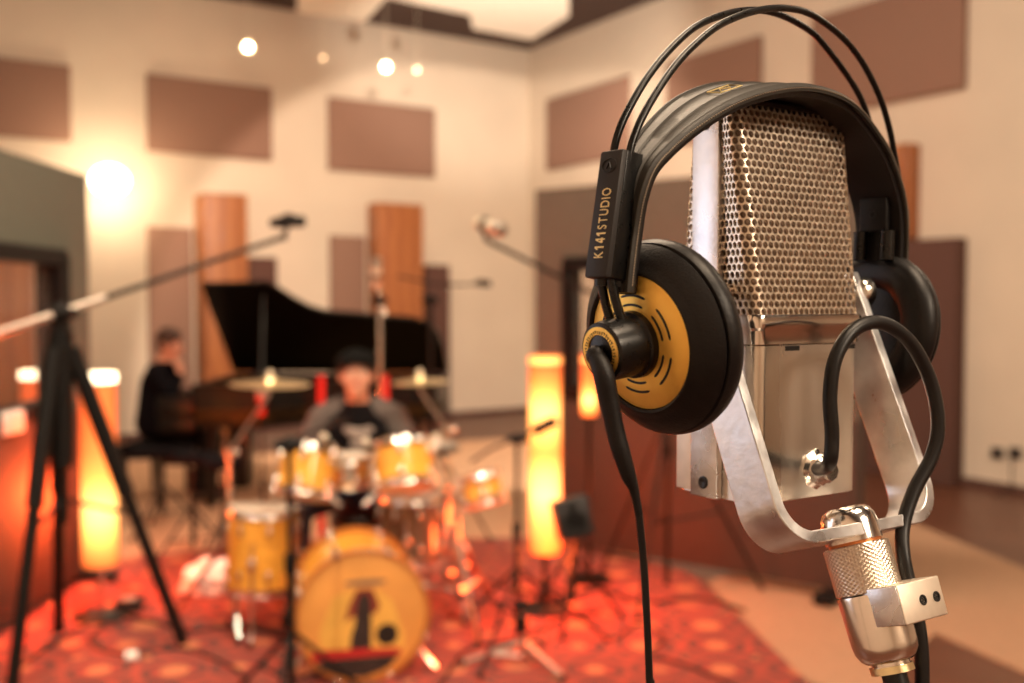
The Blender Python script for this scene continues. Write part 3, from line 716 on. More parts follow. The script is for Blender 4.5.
# the two wire arches
def wire(pts, w_):
    pp = [uz(HP(x_, y_, w_)) for x_, y_ in pts]; pp = catmull(pp, 8)
    bm = B(); tube(bm, [H3(u_, z_, w_) for u_, z_ in pp], .0018, 10); obj('wire_arch', bm, 'phoneblk', ph)
wire([(613, 162), (615, 145), (622.5, 122), (637, 94), (652, 71), (671, 48.5), (693, 28.5), (715, 17.5), (740, 11), (762, 10.5), (782, 15.5), (801, 25), (816, 36), (831, 54), (848, 77), (860, 97), (868, 118), (880, 160)], -.0055)
wire([(628.5, 162), (631.5, 145), (641, 120), (657, 91.5), (676, 64.5), (696, 43.5), (718, 26), (742, 15), (763, 9.5), (782, 8), (804, 11.5), (822, 21), (843, 38), (860, 59), (873, 82), (883, 106), (890, 131), (894, 152), (899, 180)], .0055)
# slider block with the lettering
wN = .0066
a1, a2 = uz(HP(623, 148, wN)), uz(HP(642, 153, wN)); b1, b2_ = uz(HP(606, 277, wN)), uz(HP(628, 283, wN))
bm = B(); prism(bm, [H3(*a1, wN), H3(*a2, wN), H3(*b2_, wN), H3(*b1, wN)], wD * (-2 * wN), .0012)
blkL = obj('slider_block', bm, 'phonegrey', ph, label='dark grey slider with gold lettering')
mid = ((a1[0] + b2_[0]) / 2, (a1[1] + b2_[1]) / 2)
bm = B(); 
_f = V((0, 0, 0))
pu = lambda a_, b_, f: (a_[0] + (b_[0] - a_[0]) * f, a_[1] + (b_[1] - a_[1]) * f)
ix1, ix2, iy1, iy2 = pu(a1, a2, .22), pu(a1, a2, 1.04), pu(b1, b2_, .22), pu(b1, b2_, 1.04)
prism(bm, [H3(*pu(ix1, iy1, .01), wN + .0005), H3(*pu(ix2, iy2, .01), wN + .0005), H3(*pu(ix2, iy2, .99), wN + .0005), H3(*pu(ix1, iy1, .99), wN + .0005)], wD * -.002, .0004)
obj('side_cover', bm, 'phoneblk', ph)
# lettering on the outer face: reads upwards
upv = (H3(*a1, 0) - H3(*b1, 0)); Lb = upv.length; upv.normalize(); outn = wD.cross(upv).normalized()
if outn.dot(uD) > 0: outn = -outn
rt = upv.cross(outn); 
# text x axis = up, text y axis = away from outward x up
tx, tz_ = upv, outn; ty = tz_.cross(tx)
def tm(o_): return Matrix(((tx.x, ty.x, tz_.x, o_.x), (tx.y, ty.y, tz_.y, o_.y), (tx.z, ty.z, tz_.z, o_.z), (0, 0, 0, 1)))
size = .0072; cur_x = Lb * .15; org = H3(*b1, 0) + outn * .0001
letters = [('K', -.00001), ('1', .00012), ('4', .00012), ('1', .00012)] + [(c_, -.00001) for c_ in 'STUDIO']
tot = Lb * .545; raw = 0
ws = []
for s_, of in letters:
    me = text_mesh(s_, size, Matrix.Identity(4), offset=of); ws.append(width_of(me)); bpy.data.meshes.remove(me)
scl = (tot - .0009 * 9) / sum(ws)
def numeral(ch, w_, hgt):
    k = hgt
    if ch == '1': polys = [[(.48, 0), (.80, 0), (.80, 1), (.52, 1), (.12, .80), (.12, .60), (.48, .72)]]
    else: polys = [[(.60, 0), (.86, 0), (.86, 1), (.52, 1), (.34, .72), (.60, .72)], [(.0, .20), (1.0, .20), (1.0, .42), (.0, .42)], [(.0, .42), (.26, .42), (.60, .84), (.52, 1)]]
    bm_ = B()
    for pl_ in polys: prism(bm_, [V((x_ * w_, y_ * k, -.0002)) for x_, y_ in pl_], (0, 0, .0004))
    bmesh.ops.recalc_face_normals(bm_, faces=bm_.faces); me_ = bpy.data.meshes.new('numeral'); bm_.to_mesh(me_); bm_.free(); return me_
ws = [.0034 if c_ in '14' else w_ for (c_, _), w_ in zip(letters, ws)]
scl = (tot - .0009 * 9) / sum(ws)
for (s_, of), w_ in zip(letters, ws):
    o_ = org + tx * cur_x - ty * (.0030)
    if s_ in '14': me = numeral(s_, w_, .0051)
    else: me = text_mesh(s_, size, Matrix.Identity(4), offset=of)
    mn = min(v.co.x for v in me.vertices)
    me.transform(tm(o_) @ Matrix.Scale(scl, 4, (1, 0, 0)) @ Matrix.Translation((-mn, 0, 0)))
    obj('lettering', me, 'goldtxt', blkL); cur_x += w_ * scl + .0009
# round emblem above the lettering
ec = org + tx * (Lb * .875)
bm = B(); pts = [ec + tx * (.0031 * cos(t)) + ty * (.0040 * sin(t)) + outn * .0002 for t in [2 * pi * i / 28 for i in range(29)]]; tube(bm, pts, .00032, 6)
tube(bm, [ec - tx * .0014 + outn * .0002 + ty * .0015, ec + tx * .0014 + outn * .0002, ec - tx * .0014 + outn * .0002 - ty * .0015], .0004, 6)
obj('emblem', bm, 'ink', blkL)

def cup(c, out, gold, label, shellr=1.0):
    """c: centre of the outer plate; out: outward normal; t counts inward"""
    out = out.normalized(); X, Y, _ = frame(out, Z3); inn = -out
    sh = B(); lathe(sh, c, inn, [(.0015, 0), (.0015, .0306), (-.0006, .0308), (-.0014, .0318), (-.0010, .0330), (.0004, .0342), (.0012, .0362), (.0034, .0392), (.0060, .0420), (.0082, .0436), (.0092, .0430), (.0095, .041), (.013, .036), (.013, 0)], 64)
    s_ = obj('cup_shell', sh, 'phonesatin', ph)
    pd = B(); lathe(pd, c, inn, [(.0096, .030), (.0098, .0425), (.0104, .0440), (.0125, .0451), (.0155, .0452), (.0190, .0440), (.0215, .0410), (.0225, .037), (.0220, .0300), (.0205, .0255), (.0175, .0235), (.0170, 0)], 64)
    obj('ear_pad', pd, 'pad', ph, label='soft black leatherette ear pad')
    if gold:
        bm = B(); lathe(bm, c, out, [(-.0016, .0303), (.0000, .0303), (.0016, .027), (.0026, .020), (.0030, .012), (.0030, 0)], 64); pl = obj('cup_plate', bm, 'gold', s_, label='golden slotted plate')
        def gz(r): 
            for (r0, h0), (r1, h1) in (((.012, .0030), (.020, .0026)), ((.020, .0026), (.027, .0016)), ((.027, .0016), (.0303, 0))):
                if r <= r1: return h0 + (h1 - h0) * (r - r0) / (r1 - r0)
            return 0
        for sct in range(6):
            a0 = radians(-24 + sct * 60); 
            for r in (.0178, .0220):
                bm = B(); wv = .00055; vs = []
                n_ = 14
                span = radians(40)
                for i in range(n_ + 1):
                    an = a0 + span * i / n_ ; hw2 = wv * (1 if 0 < i < n_ else .35)
                    row = []
                    for rr in (r - hw2, r + hw2):
                        for hz in (-.0008, .00022): row.append(bm.verts.new(c + (X * cos(an) + Y * sin(an)) * rr + out * (gz(rr) + hz)))
                    vs.append(row)
                for a, b in zip(vs, vs[1:]):
                    for p_, q_ in ((0, 1), (1, 3), (3, 2), (2, 0)): bm.faces.new((a[p_], a[q_], b[q_], b[p_]))
                bm.faces.new([vs[0][i] for i in (0, 1, 3, 2)]); bm.faces.new([vs[-1][i] for i in (0, 1, 3, 2)])
                obj('slot', bm, 'ink', pl)
    return X, Y
nLc = V((-.80 * cos(.15), -.60 * cos(.15), -sin(.15))).normalized()
cL = P(639, 343, .449)
X, Y = cup(cL, nLc, True, 'left')
# hub of the golden cup
bm = B(); lathe(bm, cL, nLc, [(.000, .0155), (.006, .0150), (.0065, .0138), (.0195, .0134), (.0225, .0130), (.0232, .0120), (.0232, .0)], 48); hub = obj('hub', bm, 'phoneblk', ph)
bm = B(); lathe(bm, cL, nLc, [(.0230, .0112), (.0236, .0112), (.0237, .0100), (.0237, .0078), (.0234, .0076), (.0230, .0076)], 48, cap=False); obj('hub_ring', bm, 'gold', hub, label='gold ring engraved with tiny lettering')
# engraved glyph strokes round the ring
bm = B(); X2, Y2, _ = frame(nLc, Z3)
for i in range(40):
    an = 2 * pi * i / 40; rm = .0089 + random.uniform(-.0003, .0003); d = X2 * cos(an) + Y2 * sin(an); t_ = Y2 * cos(an) - X2 * sin(an)
    box(bm, cL + nLc * .0238 + d * rm, d * random.uniform(.0005, .0008), t_ * .00018, nLc * .0001)
    if i % 2: box(bm, cL + nLc * .0238 + d * (rm + .0005) + t_ * .0003, d * .00014, t_ * .0004, nLc * .0001)
o_ = obj('ring_lettering', bm, 'ink', hub, smooth=False)
# yoke rods from the slider block down to the hub
hubc = cL + nLc * .013
for px_, w_ in ((601, -.0035), (611, .0035)):
    top = HP(px_, 279, w_)
    end = hubc + V((0, 0, .010)) + wD * (w_ * 1.0)
    bm = B(); tube(bm, catmull([top, top.lerp(end, .5) + V((-.0006, 0, 0)), end], 5), .0021, 10); obj('yoke_rod', bm, 'phoneblk', ph)
bm = B(); tube(bm, [HP(603, 276, -.002), HP(603, 286, -.002)], .0040, 12); tube(bm, [HP(617, 277, .002), HP(617, 287, .002)], .0042, 12); obj('rod_socket', bm, 'phoneblk', ph)
# strain relief and headphone cable
Hf = cL + nLc * .026
cp_ = [(598, 356, Hf.y), (603, 372, .4275), (609, 400, .4275), (615, 430, .428), (621, 452, .428), (628, 474, .429), (634, 490, .430), (639, 515, .431), (643.5, 560, .433), (646.5, 610, .434), (649.5, 683, .436), (651, 760, .436)]
w = [P(*c) for c in cp_]; w[0] = Hf - Z3 * .001
rad = [.0040, .0046, .0043, .0041, .0040, .0034, .0022, .0017, .00165, .00165, .00165, .00165]
bm = B(); pw = catmull([list(a) + [r] for a, r in zip(w[:8], rad)], 6); tube(bm, [p_[:3] for p_ in pw], [p_[3] for p_ in pw], 14); ball(bm, w[0], .0046, 14); obj('strain_relief', bm, 'phonesatin', ph)
z_end = [V((w[-1].x, w[-1].y, z)) for z in (1.0, .6, .25, .06)] + [V((w[-1].x - .05, w[-1].y + .08, .017)), V((w[-1].x - .4, w[-1].y + .1, .017))]
bm = B(); tube(bm, catmull(w[7:] + z_end, 8), .00165, 10); obj('headphone_cable', bm, 'cable', ph)
# far cup
nRc = V((.90, .43, -.10)).normalized()
cR0 = P(864, 326, .600)
cR = cR0 + nRc * .0225
cup(cR, nRc, False, 'right')
bm = B(); lathe(bm, cR, nRc, [(.000, .0306), (.0012, .0300), (.002, .020), (.002, 0)], 48); obj('cup_plate', bm, 'gold', ph, label='golden slotted plate')
bm = B(); lathe(bm, cR, nRc, [(.000, .0155), (.006, .0150), (.0065, .0138), (.0195, .0134), (.0232, .0120), (.0232, .0)], 40); obj('hub', bm, 'phoneblk', ph)
# far slider: plate and prongs on the inside of the strap
us_, zs_ = uz(HP(909, 214, .022)); pc = H3(us_ - .0095, zs_, .0055)
bm = B(); box(bm, pc, wD * .0085, uD * .0022, Z3 * .0098, .0008); sl = obj('slider_block', bm, 'phonesatin', ph)
bm = B(); lathe(bm, pc - uD * .0020, -uD, [(0, .0022), (.0006, .0022), (.0006, .0012), (.0001, .0012), (.0001, 0)], 16); obj('screw', bm, 'hole', sl)
for px_ in (-.0030, .0140):
    zz_ = uz(HP(909, 231, .022))[1]; a = H3(us_ - .0100, zz_, px_); b = H3(us_ - .0110, zz_ - .017, px_)
    bm = B(); cyl(bm, a, b, .0042, n=16); obj('yoke_prong', bm, 'phoneblk', ph)
bo = H3(*uz(HP(898, 236, .004)), .004)
bm = B(); box(bm, bo, wD * .0060, uD * .0030, Z3 * .016, .0010); obj('slider_block', bm, 'phonegrey', ph)
bm = B(); tube(bm, [bo - Z3 * .014, bo.lerp(cR + nRc * .012, .5) - Z3 * .012, cR + nRc * .012 + Z3 * .008], .003, 10); obj('yoke_rod', bm, 'phoneblk', ph)

# ================================================================== DRUM KIT
RZ = .014                                        # top of the rug
def drum(name, label, c, axis, r, depth, nl=6, m='lacquer', head='drumhead', legs=0, arm=None, group='amber drums of the kit', chrome='steel'):
    """c: centre; axis: towards the batter head"""
    c = V(c); X, Y, Z = frame(axis); t = thing(name, label, 'drum', V((c.x, c.y, RZ if legs else c.z)), group)
    h = depth / 2
    bm = B(); lathe(bm, c, Z, [(-h, r - .006), (-h, r), (h, r), (h, r - .006)], 48, cap=False); lathe(bm, c, Z, [(-h, r - .006), (h, r - .006)], 48, cap=False); obj('shell', bm, m, t)
    for s, nm in ((1, 'batter_head'), (-1, 'resonant_head')):
        bm = B(); lathe(bm, c + Z * (s * h), Z * s, [(-.004, r + .002), (.003, r + .002), (.005, r - .006), (.005, 0)], 48, cap=False); obj(nm, bm, head, t)
        bm = B(); lathe(bm, c + Z * (s * h), Z * s, [(-.020, r + .004), (-.020, r + .012), (-.016, r + .009), (.008, r + .009), (.011, r + .013), (.013, r + .009), (.010, r + .003), (-.020, r + .004)], 48, cap=False); obj('hoop', bm, chrome, t)
    for i in range(nl):
        a = 2 * pi * (i + .5) / nl; d = X * cos(a) + Y * sin(a)
        for s in (-1, 1):
            bm = B(); lu = c + d * (r + .008); box(bm, lu + Z * (s * h * .55), d * .010, Z.cross(d) * .010, Z * min(.022, h * .3), .004); cyl(bm, lu + d * .006 + Z * (s * h * .5), lu + d * .006 + Z * (s * (h + .012)), .0035, n=8)
            ball(bm, lu + d * .006 + Z * (s * (h + .012)), .007, 8); obj('lug', bm, chrome, t)
    for i in range(legs):
        a = 2 * pi * i / legs + .5; d = X * cos(a) + Y * sin(a); bm = B(); p0 = c + d * (r + .018)
        tube(bm, [p0 + Z * .06, p0 - Z * .10, V((p0.x, p0.y, RZ + .07)) + d * .02, V((p0.x, p0.y, RZ + .012)) + d * .05], .0055, 8); box(bm, p0 + Z * -.04, d * .014, Z.cross(d) * .016, Z * .025, .004)
        lg = obj('leg', bm, chrome, t); bm = B(); lathe(bm, V((p0.x, p0.y, RZ)) + d * .05, Z3, [(0, .013), (.02, .010), (.024, .005)], 12); obj('rubber_foot', bm, 'rubber', lg)
    if arm: bm = B(); tube(bm, [c - Z * 0 + (V(arm) - c).normalized() * r, V(arm)], .011, 8); obj('mounting_arm', bm, chrome, t)
    return t
# bass drum
kc = P(363, 616, 4.00); kax = V((.24, -.97, 0)).normalized(); kr = .257; kdep = .40
kcc = kc - kax * (kdep / 2 + .006)
kick = thing('bass_drum', 'amber bass drum lying on its side, its front head printed with a dark figure', 'drum', V((kcc.x, kcc.y, RZ)), 'amber drums of the kit')
Xk, Yk = kax.cross(Z3).normalized() * -1, Z3
bm = B(); h = kdep / 2; lathe(bm, kcc, kax, [(-h, kr - .008), (-h, kr), (h, kr), (h, kr - .008)], 64, cap=False); lathe(bm, kcc, kax, [(-h, kr - .008), (h, kr - .008)], 64, cap=False); obj('shell', bm, 'lacquer', kick)
M['kickhead'] = mat('printed_front_head', (.74, .34, .085), .35, noise=.12, nscale=5, coat=.3)
M['hoopwood'] = mat('amber_hoop', (.50, .17, .035), .3, noise=.1, coat=.5); M['printdark'] = mat('dark_print', (.03, .02, .018), .5, noise=.4, nscale=20); M['printred'] = mat('red_print', (.50, .02, .02), .5); M['printgrey'] = mat('grey_print', (.22, .14, .09), .6)
for s, nm, mm in ((1, 'front_head', 'kickhead'), (-1, 'batter_head', 'drumhead')):
    bm = B(); lathe(bm, kcc + kax * (s * h), kax * s, [(-.003, kr + .001), (.003, kr + .001), (.006, kr - .008), (.006, 0)], 64, cap=False); fh = obj(nm, bm, mm, kick)
    if s == 1: front = fh
    bm = B(); lathe(bm, kcc + kax * (s * h), kax * s, [(-.022, kr + .004), (-.022, kr + .017), (.016, kr + .017), (.018, kr + .014), (.018, kr + .004), (-.022, kr + .004)], 64, cap=False); obj('hoop', bm, 'hoopwood', kick, label='amber wooden hoop')
for i in range(8):
    a = 2 * pi * (i + .5) / 8; d = Xk * cos(a) + Yk * sin(a)
    for s in (-1, 1):
        lu = kcc + d * (kr + .010) + kax * (s * h * .5); bm = B(); box(bm, lu, d * .012, kax.cross(d) * .012, kax * .028, .004)
        cyl(bm, lu + d * .008, kcc + d * (kr + .018) + kax * (s * (h + .012)), .004, n=8); box(bm, kcc + d * (kr + .018) + kax * (s * (h + .004)), d * .010, kax.cross(d) * .013, kax * .022, .004)
        obj('lug', bm, 'steel', kick)
for s in (-1, 1):
    a0_ = kcc + Xk * (s * kr * .80) - Z3 * (kr * .55) + kax * .08; bm = B(); tube(bm, [a0_ + Z3 * .06, a0_, V((a0_.x, a0_.y, RZ + .008)) + Xk * (s * .10) + kax * .06], .008, 8); obj('spur', bm, 'steel', kick)
fo = kcc + kax * (h + .0068)
def onhead(x, y, o=0): return fo + Xk * x + Yk * y + kax * o
def headshape(nm, pts, m, o=0): bm = B(); prism(bm, [onhead(x, y, o) for x, y in pts], kax * .0008); return obj(nm, bm, m, front, smooth=False)
def ell(cx, cy, rx, ry, n=28): return [(cx + rx * cos(2 * pi * i / n), cy + ry * sin(2 * pi * i / n)) for i in range(n)]
kx = lambda px: (px - 363) * 3.95 / 1000 * 1.02; ky = lambda py: (614 - py) * 3.9 / 1000
headshape('print_patch', [(kx(a), ky(b)) for a, b in ((322, 655), (320, 628), (334, 592), (352, 586), (375, 586), (392, 600), (404, 636), (404, 655))], mat('print_ochre', (.78, .44, .09), .5, noise=.12, nscale=8))
headshape('print_brim', ell(kx(366), ky(579), .085, .012), 'printgrey', .0008)
headshape('print_cape', [(kx(a), ky(b)) for a, b in ((357, 586), (373, 586), (380, 604), (376, 612), (352, 614), (344, 620), (350, 600))], mat('print_maroon', (.22, .035, .02), .5), .0008)
headshape('print_figure', [(kx(a), ky(b)) for a, b in ((357, 600), (361, 590), (368, 590), (371, 600), (371, 648), (350, 648), (351, 634), (355, 622))], 'printdark', .0016)
headshape('print_band', [(kx(a), ky(b)) for a, b in ((311, 651), (317, 646), (402, 650), (400, 656), (312, 657))], 'printred', .0024)
headshape('print_base', [(kx(a), ky(b)) for a, b in ((312, 657), (400, 657), (388, 670), (365, 678), (345, 677), (322, 668))], 'printdark', .0016)
headshape('port_hole', ell(kx(387), ky(635), .040, .040), 'ink', .0024)
headshape('port_rim', ell(kx(387), ky(635), .045, .045), 'printdark', .0016)
# other drums
mnt = P(352, 506, 4.36)
drum('rack_tom', 'smaller amber rack tom over the bass drum, nearer the pianist', P(307, 472, 4.42), V((.10, .34, .93)), .122, .205, 6, arm=mnt - V((.05, 0, 0)))
drum('rack_tom', 'amber rack tom over the bass drum, below the second cymbal', P(404, 466, 4.48), V((-.12, .36, .92)), .132, .190, 6, arm=mnt + V((.05, 0, 0)))
drum('floor_tom', 'tall amber floor tom on three legs beside the white cloth', P(263, 548, 4.62), V((.03, .05, 1)), .158, .36, 8, legs=3)
drum('floor_tom', 'smoky brown floor tom half hidden behind the bass drum', P(411, 528, 4.72), V((-.02, .04, 1)), .145, .30, 8, 'brownacryl', legs=3)
drum('side_tom', 'small amber tom at the end of the kit nearest the middle tube lamp', P(482, 490, 4.75), V((-.25, .25, .93)), .095, .125, 6, arm=P(458, 500, 4.75))
drum('snare_drum', 'chrome snare drum between the two rack toms', P(347, 470, 4.72), V((0, .06, 1)), .165, .125, 8, 'steel', group='amber drums of the kit and the chrome snare')
def tripod_legs(t, x, y, z0, spread, r, m, n=3, a0=.4, zf=RZ, brace=True):
    for i in range(n):
        a = a0 + 2 * pi * i / n; d = V((cos(a), sin(a), 0)); f_ = V((x, y, zf + .012)) + d * spread
        bm = B(); tube(bm, [V((x, y, z0)) + d * .018, f_], r, 8); lg = obj('leg', bm, m, t)
        bm = B(); ball(bm, f_, .016, 8, (1, 1, .75)); obj('rubber_foot', bm, 'rubber', lg)
        if brace: bm = B(); tube(bm, [V((x, y, z0 * .42)) + d * .01, V((x, y, z0)).lerp(f_, .55)], r * .7, 6); obj('brace', bm, m, t)
def cymbal_stand(label, top, base, r, tilt, mcy='brass', joint=None):
    base = V(base); base.z = RZ; t = thing('cymbal_stand', label, 'cymbal', base, 'cymbals on their stands')
    j = V(joint) if joint else V((base.x, base.y, top.z - .25))
    bm = B(); cyl(bm, (base.x, base.y, .12), (base.x, base.y, j.z * .62), .019); obj('lower_tube', bm, 'steel', t)
    bm = B(); cyl(bm, (base.x, base.y, j.z * .6), V((base.x, base.y, j.z)), .010); obj('upper_tube', bm, 'steel', t)
    for zz in (j.z * .62, j.z):
        bm = B(); cyl(bm, (base.x, base.y, zz - .025), (base.x, base.y, zz + .02), .021); ball(bm, (base.x + .035, base.y - .01, zz), .016, 10, (1, .5, 1)); obj('wing_clamp', bm, 'steel', t)
    bm = B(); tube(bm, [V((base.x, base.y, j.z)), top - tilt * .05, top + tilt * .045], .0085, 8); obj('boom_arm', bm, 'greymetal', t)
    tripod_legs(t, base.x, base.y, .42, .30, .013, 'steel', 3, .9)
    bm = B(); lathe(bm, top, tilt, [(-.012, r), (-.0105, r), (.000, r * .55), (.004, r * .22), (.012, r * .20), (.022, r * .12), (.024, .006), (.022, .006), (.010, r * .18), (.002, r * .22), (-.002, r * .55), (-.012, r)], 56, cap=False); obj('cymbal', bm, mcy, t)
    bm = B(); cyl(bm, top + tilt * .024, top + tilt * .040, .018); cyl(bm, top + tilt * .040, top + tilt * .055, .011, .008); obj('felt_and_nut', bm, 'cream', t)
cymbal_stand('bronze cymbal seen edge-on above the floor tom, in front of the open piano', P(270, 382, 4.70), P(230, 500, 4.75), .188, V((.03, -.02, 1)).normalized(), joint=P(229, 452, 4.75))
cymbal_stand('bronze cymbal seen edge-on beside the head of the drummer, nearer the middle tube lamp', P(420, 380, 4.95), P(447, 500, 5.0), .142, V((-.03, -.03, 1)).normalized(), joint=P(447, 430, 5.0))
cymbal_stand('pale small cymbal just above the amber rack tom, with bright glints', P(436, 444, 4.72), P(458, 600, 4.72), .115, V((.1, -.2, 1)).normalized(), 'steel', joint=P(458, 500, 4.72))
# drum throne
t = thing('drum_throne', 'black round drum stool under the drummer', 'stool', (-.79, 5.22, RZ))
bm = B(); lathe(bm, (-.79, 5.22, .375), Z3, [(0, .15), (.01, .165), (.06, .168), (.075, .15), (.078, 0)], 32); obj('seat', bm, 'cable', t)
bm = B(); cyl(bm, (-.79, 5.22, .2), (-.79, 5.22, .38), .014); obj('pole', bm, 'steel', t)
tripod_legs(t, -.79, 5.22, .26, .24, .009, 'steel', 3, .2)
# red framed chairs
def red_chair(label, px, y, rz, ht):
    c = P(px, 400, y); t = thing('red_chair', label, 'chair', V((c.x, c.y, 0)), 'red framed chairs behind the drums')
    X, Y = V((cos(rz), sin(rz), 0)), V((-sin(rz), cos(rz), 0)); c = V((c.x, c.y, 0))
    for s in (-1, 1):
        bm = B(); tube(bm, [c + X * (s * .19) + Z3 * .012, c + X * (s * .19) + Z3 * .5, c + X * (s * .19) + Y * .02 + Z3 * ht], .021, 12); obj('back_post', bm, 'red', t)
        bm = B(); tube(bm, [c + X * (s * .19) - Y * .40 + Z3 * .012, c + X * (s * .19) - Y * .40 + Z3 * .46], .018, 10); obj('front_leg', bm, 'red', t)
    bm = B(); box(bm, c - Y * .20 + Z3 * .48, X * .21, Y * .22, Z3 * .03, .012); obj('seat', bm, 'redseat', t)
    bm = B(); box(bm, c + Z3 * .80 + Y * .01, X * .18, Y * .012, Z3 * .07, .008); obj('backrest', bm, 'suit', t)
red_chair('red-framed chair directly behind the drummer, its two posts beside his head', 353, 5.9, 0, 1.12)

# ================================================================== GRAND PIANO
hy, hz = 8.5, .96; ly, lz = 7.62, 1.70
ln = V((0, lz - hz, hy - ly)).normalized()                # normal of the raised lid
lo = V((0, hy, hz)); lu_ = V((0, ly - hy, lz - hz)); LU = lu_.length; lu_.normalize()
piano = thing('grand_piano', 'black grand piano with raised lid behind the drummer', 'piano', (-1.5, 8.0, 0))
lp = [PP(a, b, lo, ln) for a, b in ((201, 285), (240, 284), (266, 283), (278, 289), (292, 298), (308, 307), (324, 312), (350, 314), (385, 317), (412, 319), (428, 324), (438, 333), (444, 348))]
xl = lp[0].x; hl = [V((lp[-1].x + .02, hy, hz)), V((xl, hy, hz))]
bm = B(); prism(bm, lp + hl, ln * .028); obj('lid', bm, 'piano', piano, smooth=False)
rim = [(p.x, (p - lo).dot(lu_)) for p in lp]
low = [V((x_, hy - d, 0)) for x_, d in rim] + [V((lp[-1].x + .02, hy, 0)), V((xl, hy, 0))]
def up(z): return [p + V((0, 0, z)) for p in low]
bm = B(); prism(bm, up(.66), (0, 0, .06)); prism(bm, up(.72), (0, 0, .04)); obj('soundboard', bm, 'pianogold', piano, smooth=False)
bm = B()
for a, b in zip(low, low[1:] + low[:1]):
    d = (b - a).normalized(); n_ = V((-d.y, d.x, 0)); prism(bm, [a + Z3 * .64, b + Z3 * .64, b + Z3 * .95, a + Z3 * .95], n_ * .03)
obj('case', bm, 'piano', piano, smooth=False)
bm = B(); prism(bm, [p + V((0, 0, .625)) for p in low], (0, 0, .03)); obj('bottom', bm, 'piano', piano, smooth=False)
bm = B(); abox(bm, xl - .24, xl + .02, hy - 1.16, hy, .60, .70, .01); abox(bm, xl - .24, xl + .02, hy - .04, hy, .70, .86, .01); abox(bm, xl - .24, xl + .02, hy - 1.18, hy - 1.14, .70, .86, .01); obj('key_bed', bm, 'piano', piano)
bm = B()
for i in range(52): y0 = hy - 1.13 + i * 1.08 / 52; abox(bm, xl - .23, xl - .11, y0 + .0008, y0 + 1.08 / 52 - .0008, .705, .74)
obj('white_keys', bm, 'ivory', piano, smooth=False)
bm = B()
for i in range(51):
    if i % 7 not in (1, 4): y0 = hy - 1.13 + (i + 1) * 1.08 / 52; abox(bm, xl - .21, xl - .11, y0 - .005, y0 + .005, .735, .752)
obj('black_keys', bm, 'piano', piano, smooth=False)
bm = B(); abox(bm, xl - .10, xl - .06, hy - 1.1, hy - .06, .70, .90); obj('fallboard', bm, 'piano', piano, smooth=False)
bm = B(); tube(bm, [V((xl + .5, hy - 1.05, .95)), lo + lu_ * 1.0 + V((xl + .45, 0, 0)) - V((0, 0, 0))], .012, 8); obj('lid_prop', bm, 'piano', piano)
for (x_, y_) in ((xl + .1, hy - 1.0), (xl + .1, hy - .12), (lp[-3].x - .15, hy - .25)):
    bm = B(); lathe(bm, (x_, y_, .007), Z3, [(0, .03), (.05, .035), (.06, .045), (.4, .06), (.63, .075)], 16); obj('leg', bm, 'piano', piano)
bm = B(); abox(bm, xl + .15, xl + .30, hy - .72, hy - .46, .10, .62, .01); obj('pedal_lyre', bm, 'piano', piano)
# bench
t = thing('piano_bench', 'black piano bench under the pianist', 'bench', (-2.80, 7.85, 0))
bm = B(); abox(bm, -2.98, -2.62, 7.5, 8.2, .40, .474, .02); obj('seat', bm, 'suit', t)
for sx in (-2.94, -2.66):
    for sy in (7.54, 8.16): bm = B(); cyl(bm, (sx, sy, .007), (sx, sy, .41), .020, .028); obj('leg', bm, 'piano', t)

# ================================================================== PEOPLE
def cap(bm, a, b, r0, r1, n=14):
    a, b = V(a), V(b); L = (b - a).length
    if L < 1e-5: return ball(bm, a, r0, n)
    k = 5; prof_ = [(-r0 * cos(pi / 2 * i / k), r0 * sin(pi / 2 * i / k)) for i in range(k + 1)] + [(L + r1 * sin(pi / 2 * i / k), r1 * cos(pi / 2 * i / k)) for i in range(k + 1)]
    return lathe(bm, a, b - a, prof_, n)
def limb(bm, pts):
    for (a, r0), (b, r1) in zip(pts, pts[1:]): cap(bm, a, b, r0, r1)
def remesh(o, vox, sm=4):
    m_ = o.modifiers.new('skin_over', 'REMESH'); m_.mode = 'VOXEL'; m_.voxel_size = vox; m_.use_smooth_shade = True
    s_ = o.modifiers.new('smooth', 'SMOOTH'); s_.iterations = sm; s_.factor = .5
def hand(bm, wrist, fwd, palm, side, curl=.6, s=1.0):
    """fwd: towards the fingers; palm: direction the palm faces; side: towards the thumb"""
    fwd, palm, side = V(fwd).normalized(), V(palm).normalized(), V(side).normalized()
    kn = []
    for i, o_ in enumerate((.030, .010, -.010, -.029)):
        k_ = wrist + fwd * ((.088, .092, .088, .080)[i] * s) + side * (o_ * s); kn.append(k_)
        cap(bm, wrist + fwd * .012 + side * (o_ * .6 * s), k_, .0145 * s, .0115 * s, 8)
    for i, k_ in enumerate(kn):
        l = (.040, .045, .041, .032)[i] * s; d = fwd; p_ = k_
        for j, f in enumerate((1, .65, .5)):
            an = curl * (.7 + .25 * j + .06 * i); d = (d * cos(an) + (palm * sin(an))).normalized(); nx_ = p_ + d * (l * f); cap(bm, p_, nx_, .0092 * s * (1 - .1 * j), .0086 * s * (1 - .1 * j), 8); p_ = nx_
    d = (side * .8 + fwd * .6 + palm * .25).normalized(); p_ = wrist + fwd * .025 + side * .022
    a = p_ + d * (.040 * s); cap(bm, p_, a, .013 * s, .0105 * s, 8); d2 = (fwd * .8 + palm * .6 * curl).normalized(); b = a + d2 * (.032 * s); cap(bm, a, b, .0105 * s, .0095 * s, 8); cap(bm, b, b + (d2 + palm * .4).normalized() * .024 * s, .0095 * s, .008 * s, 8)
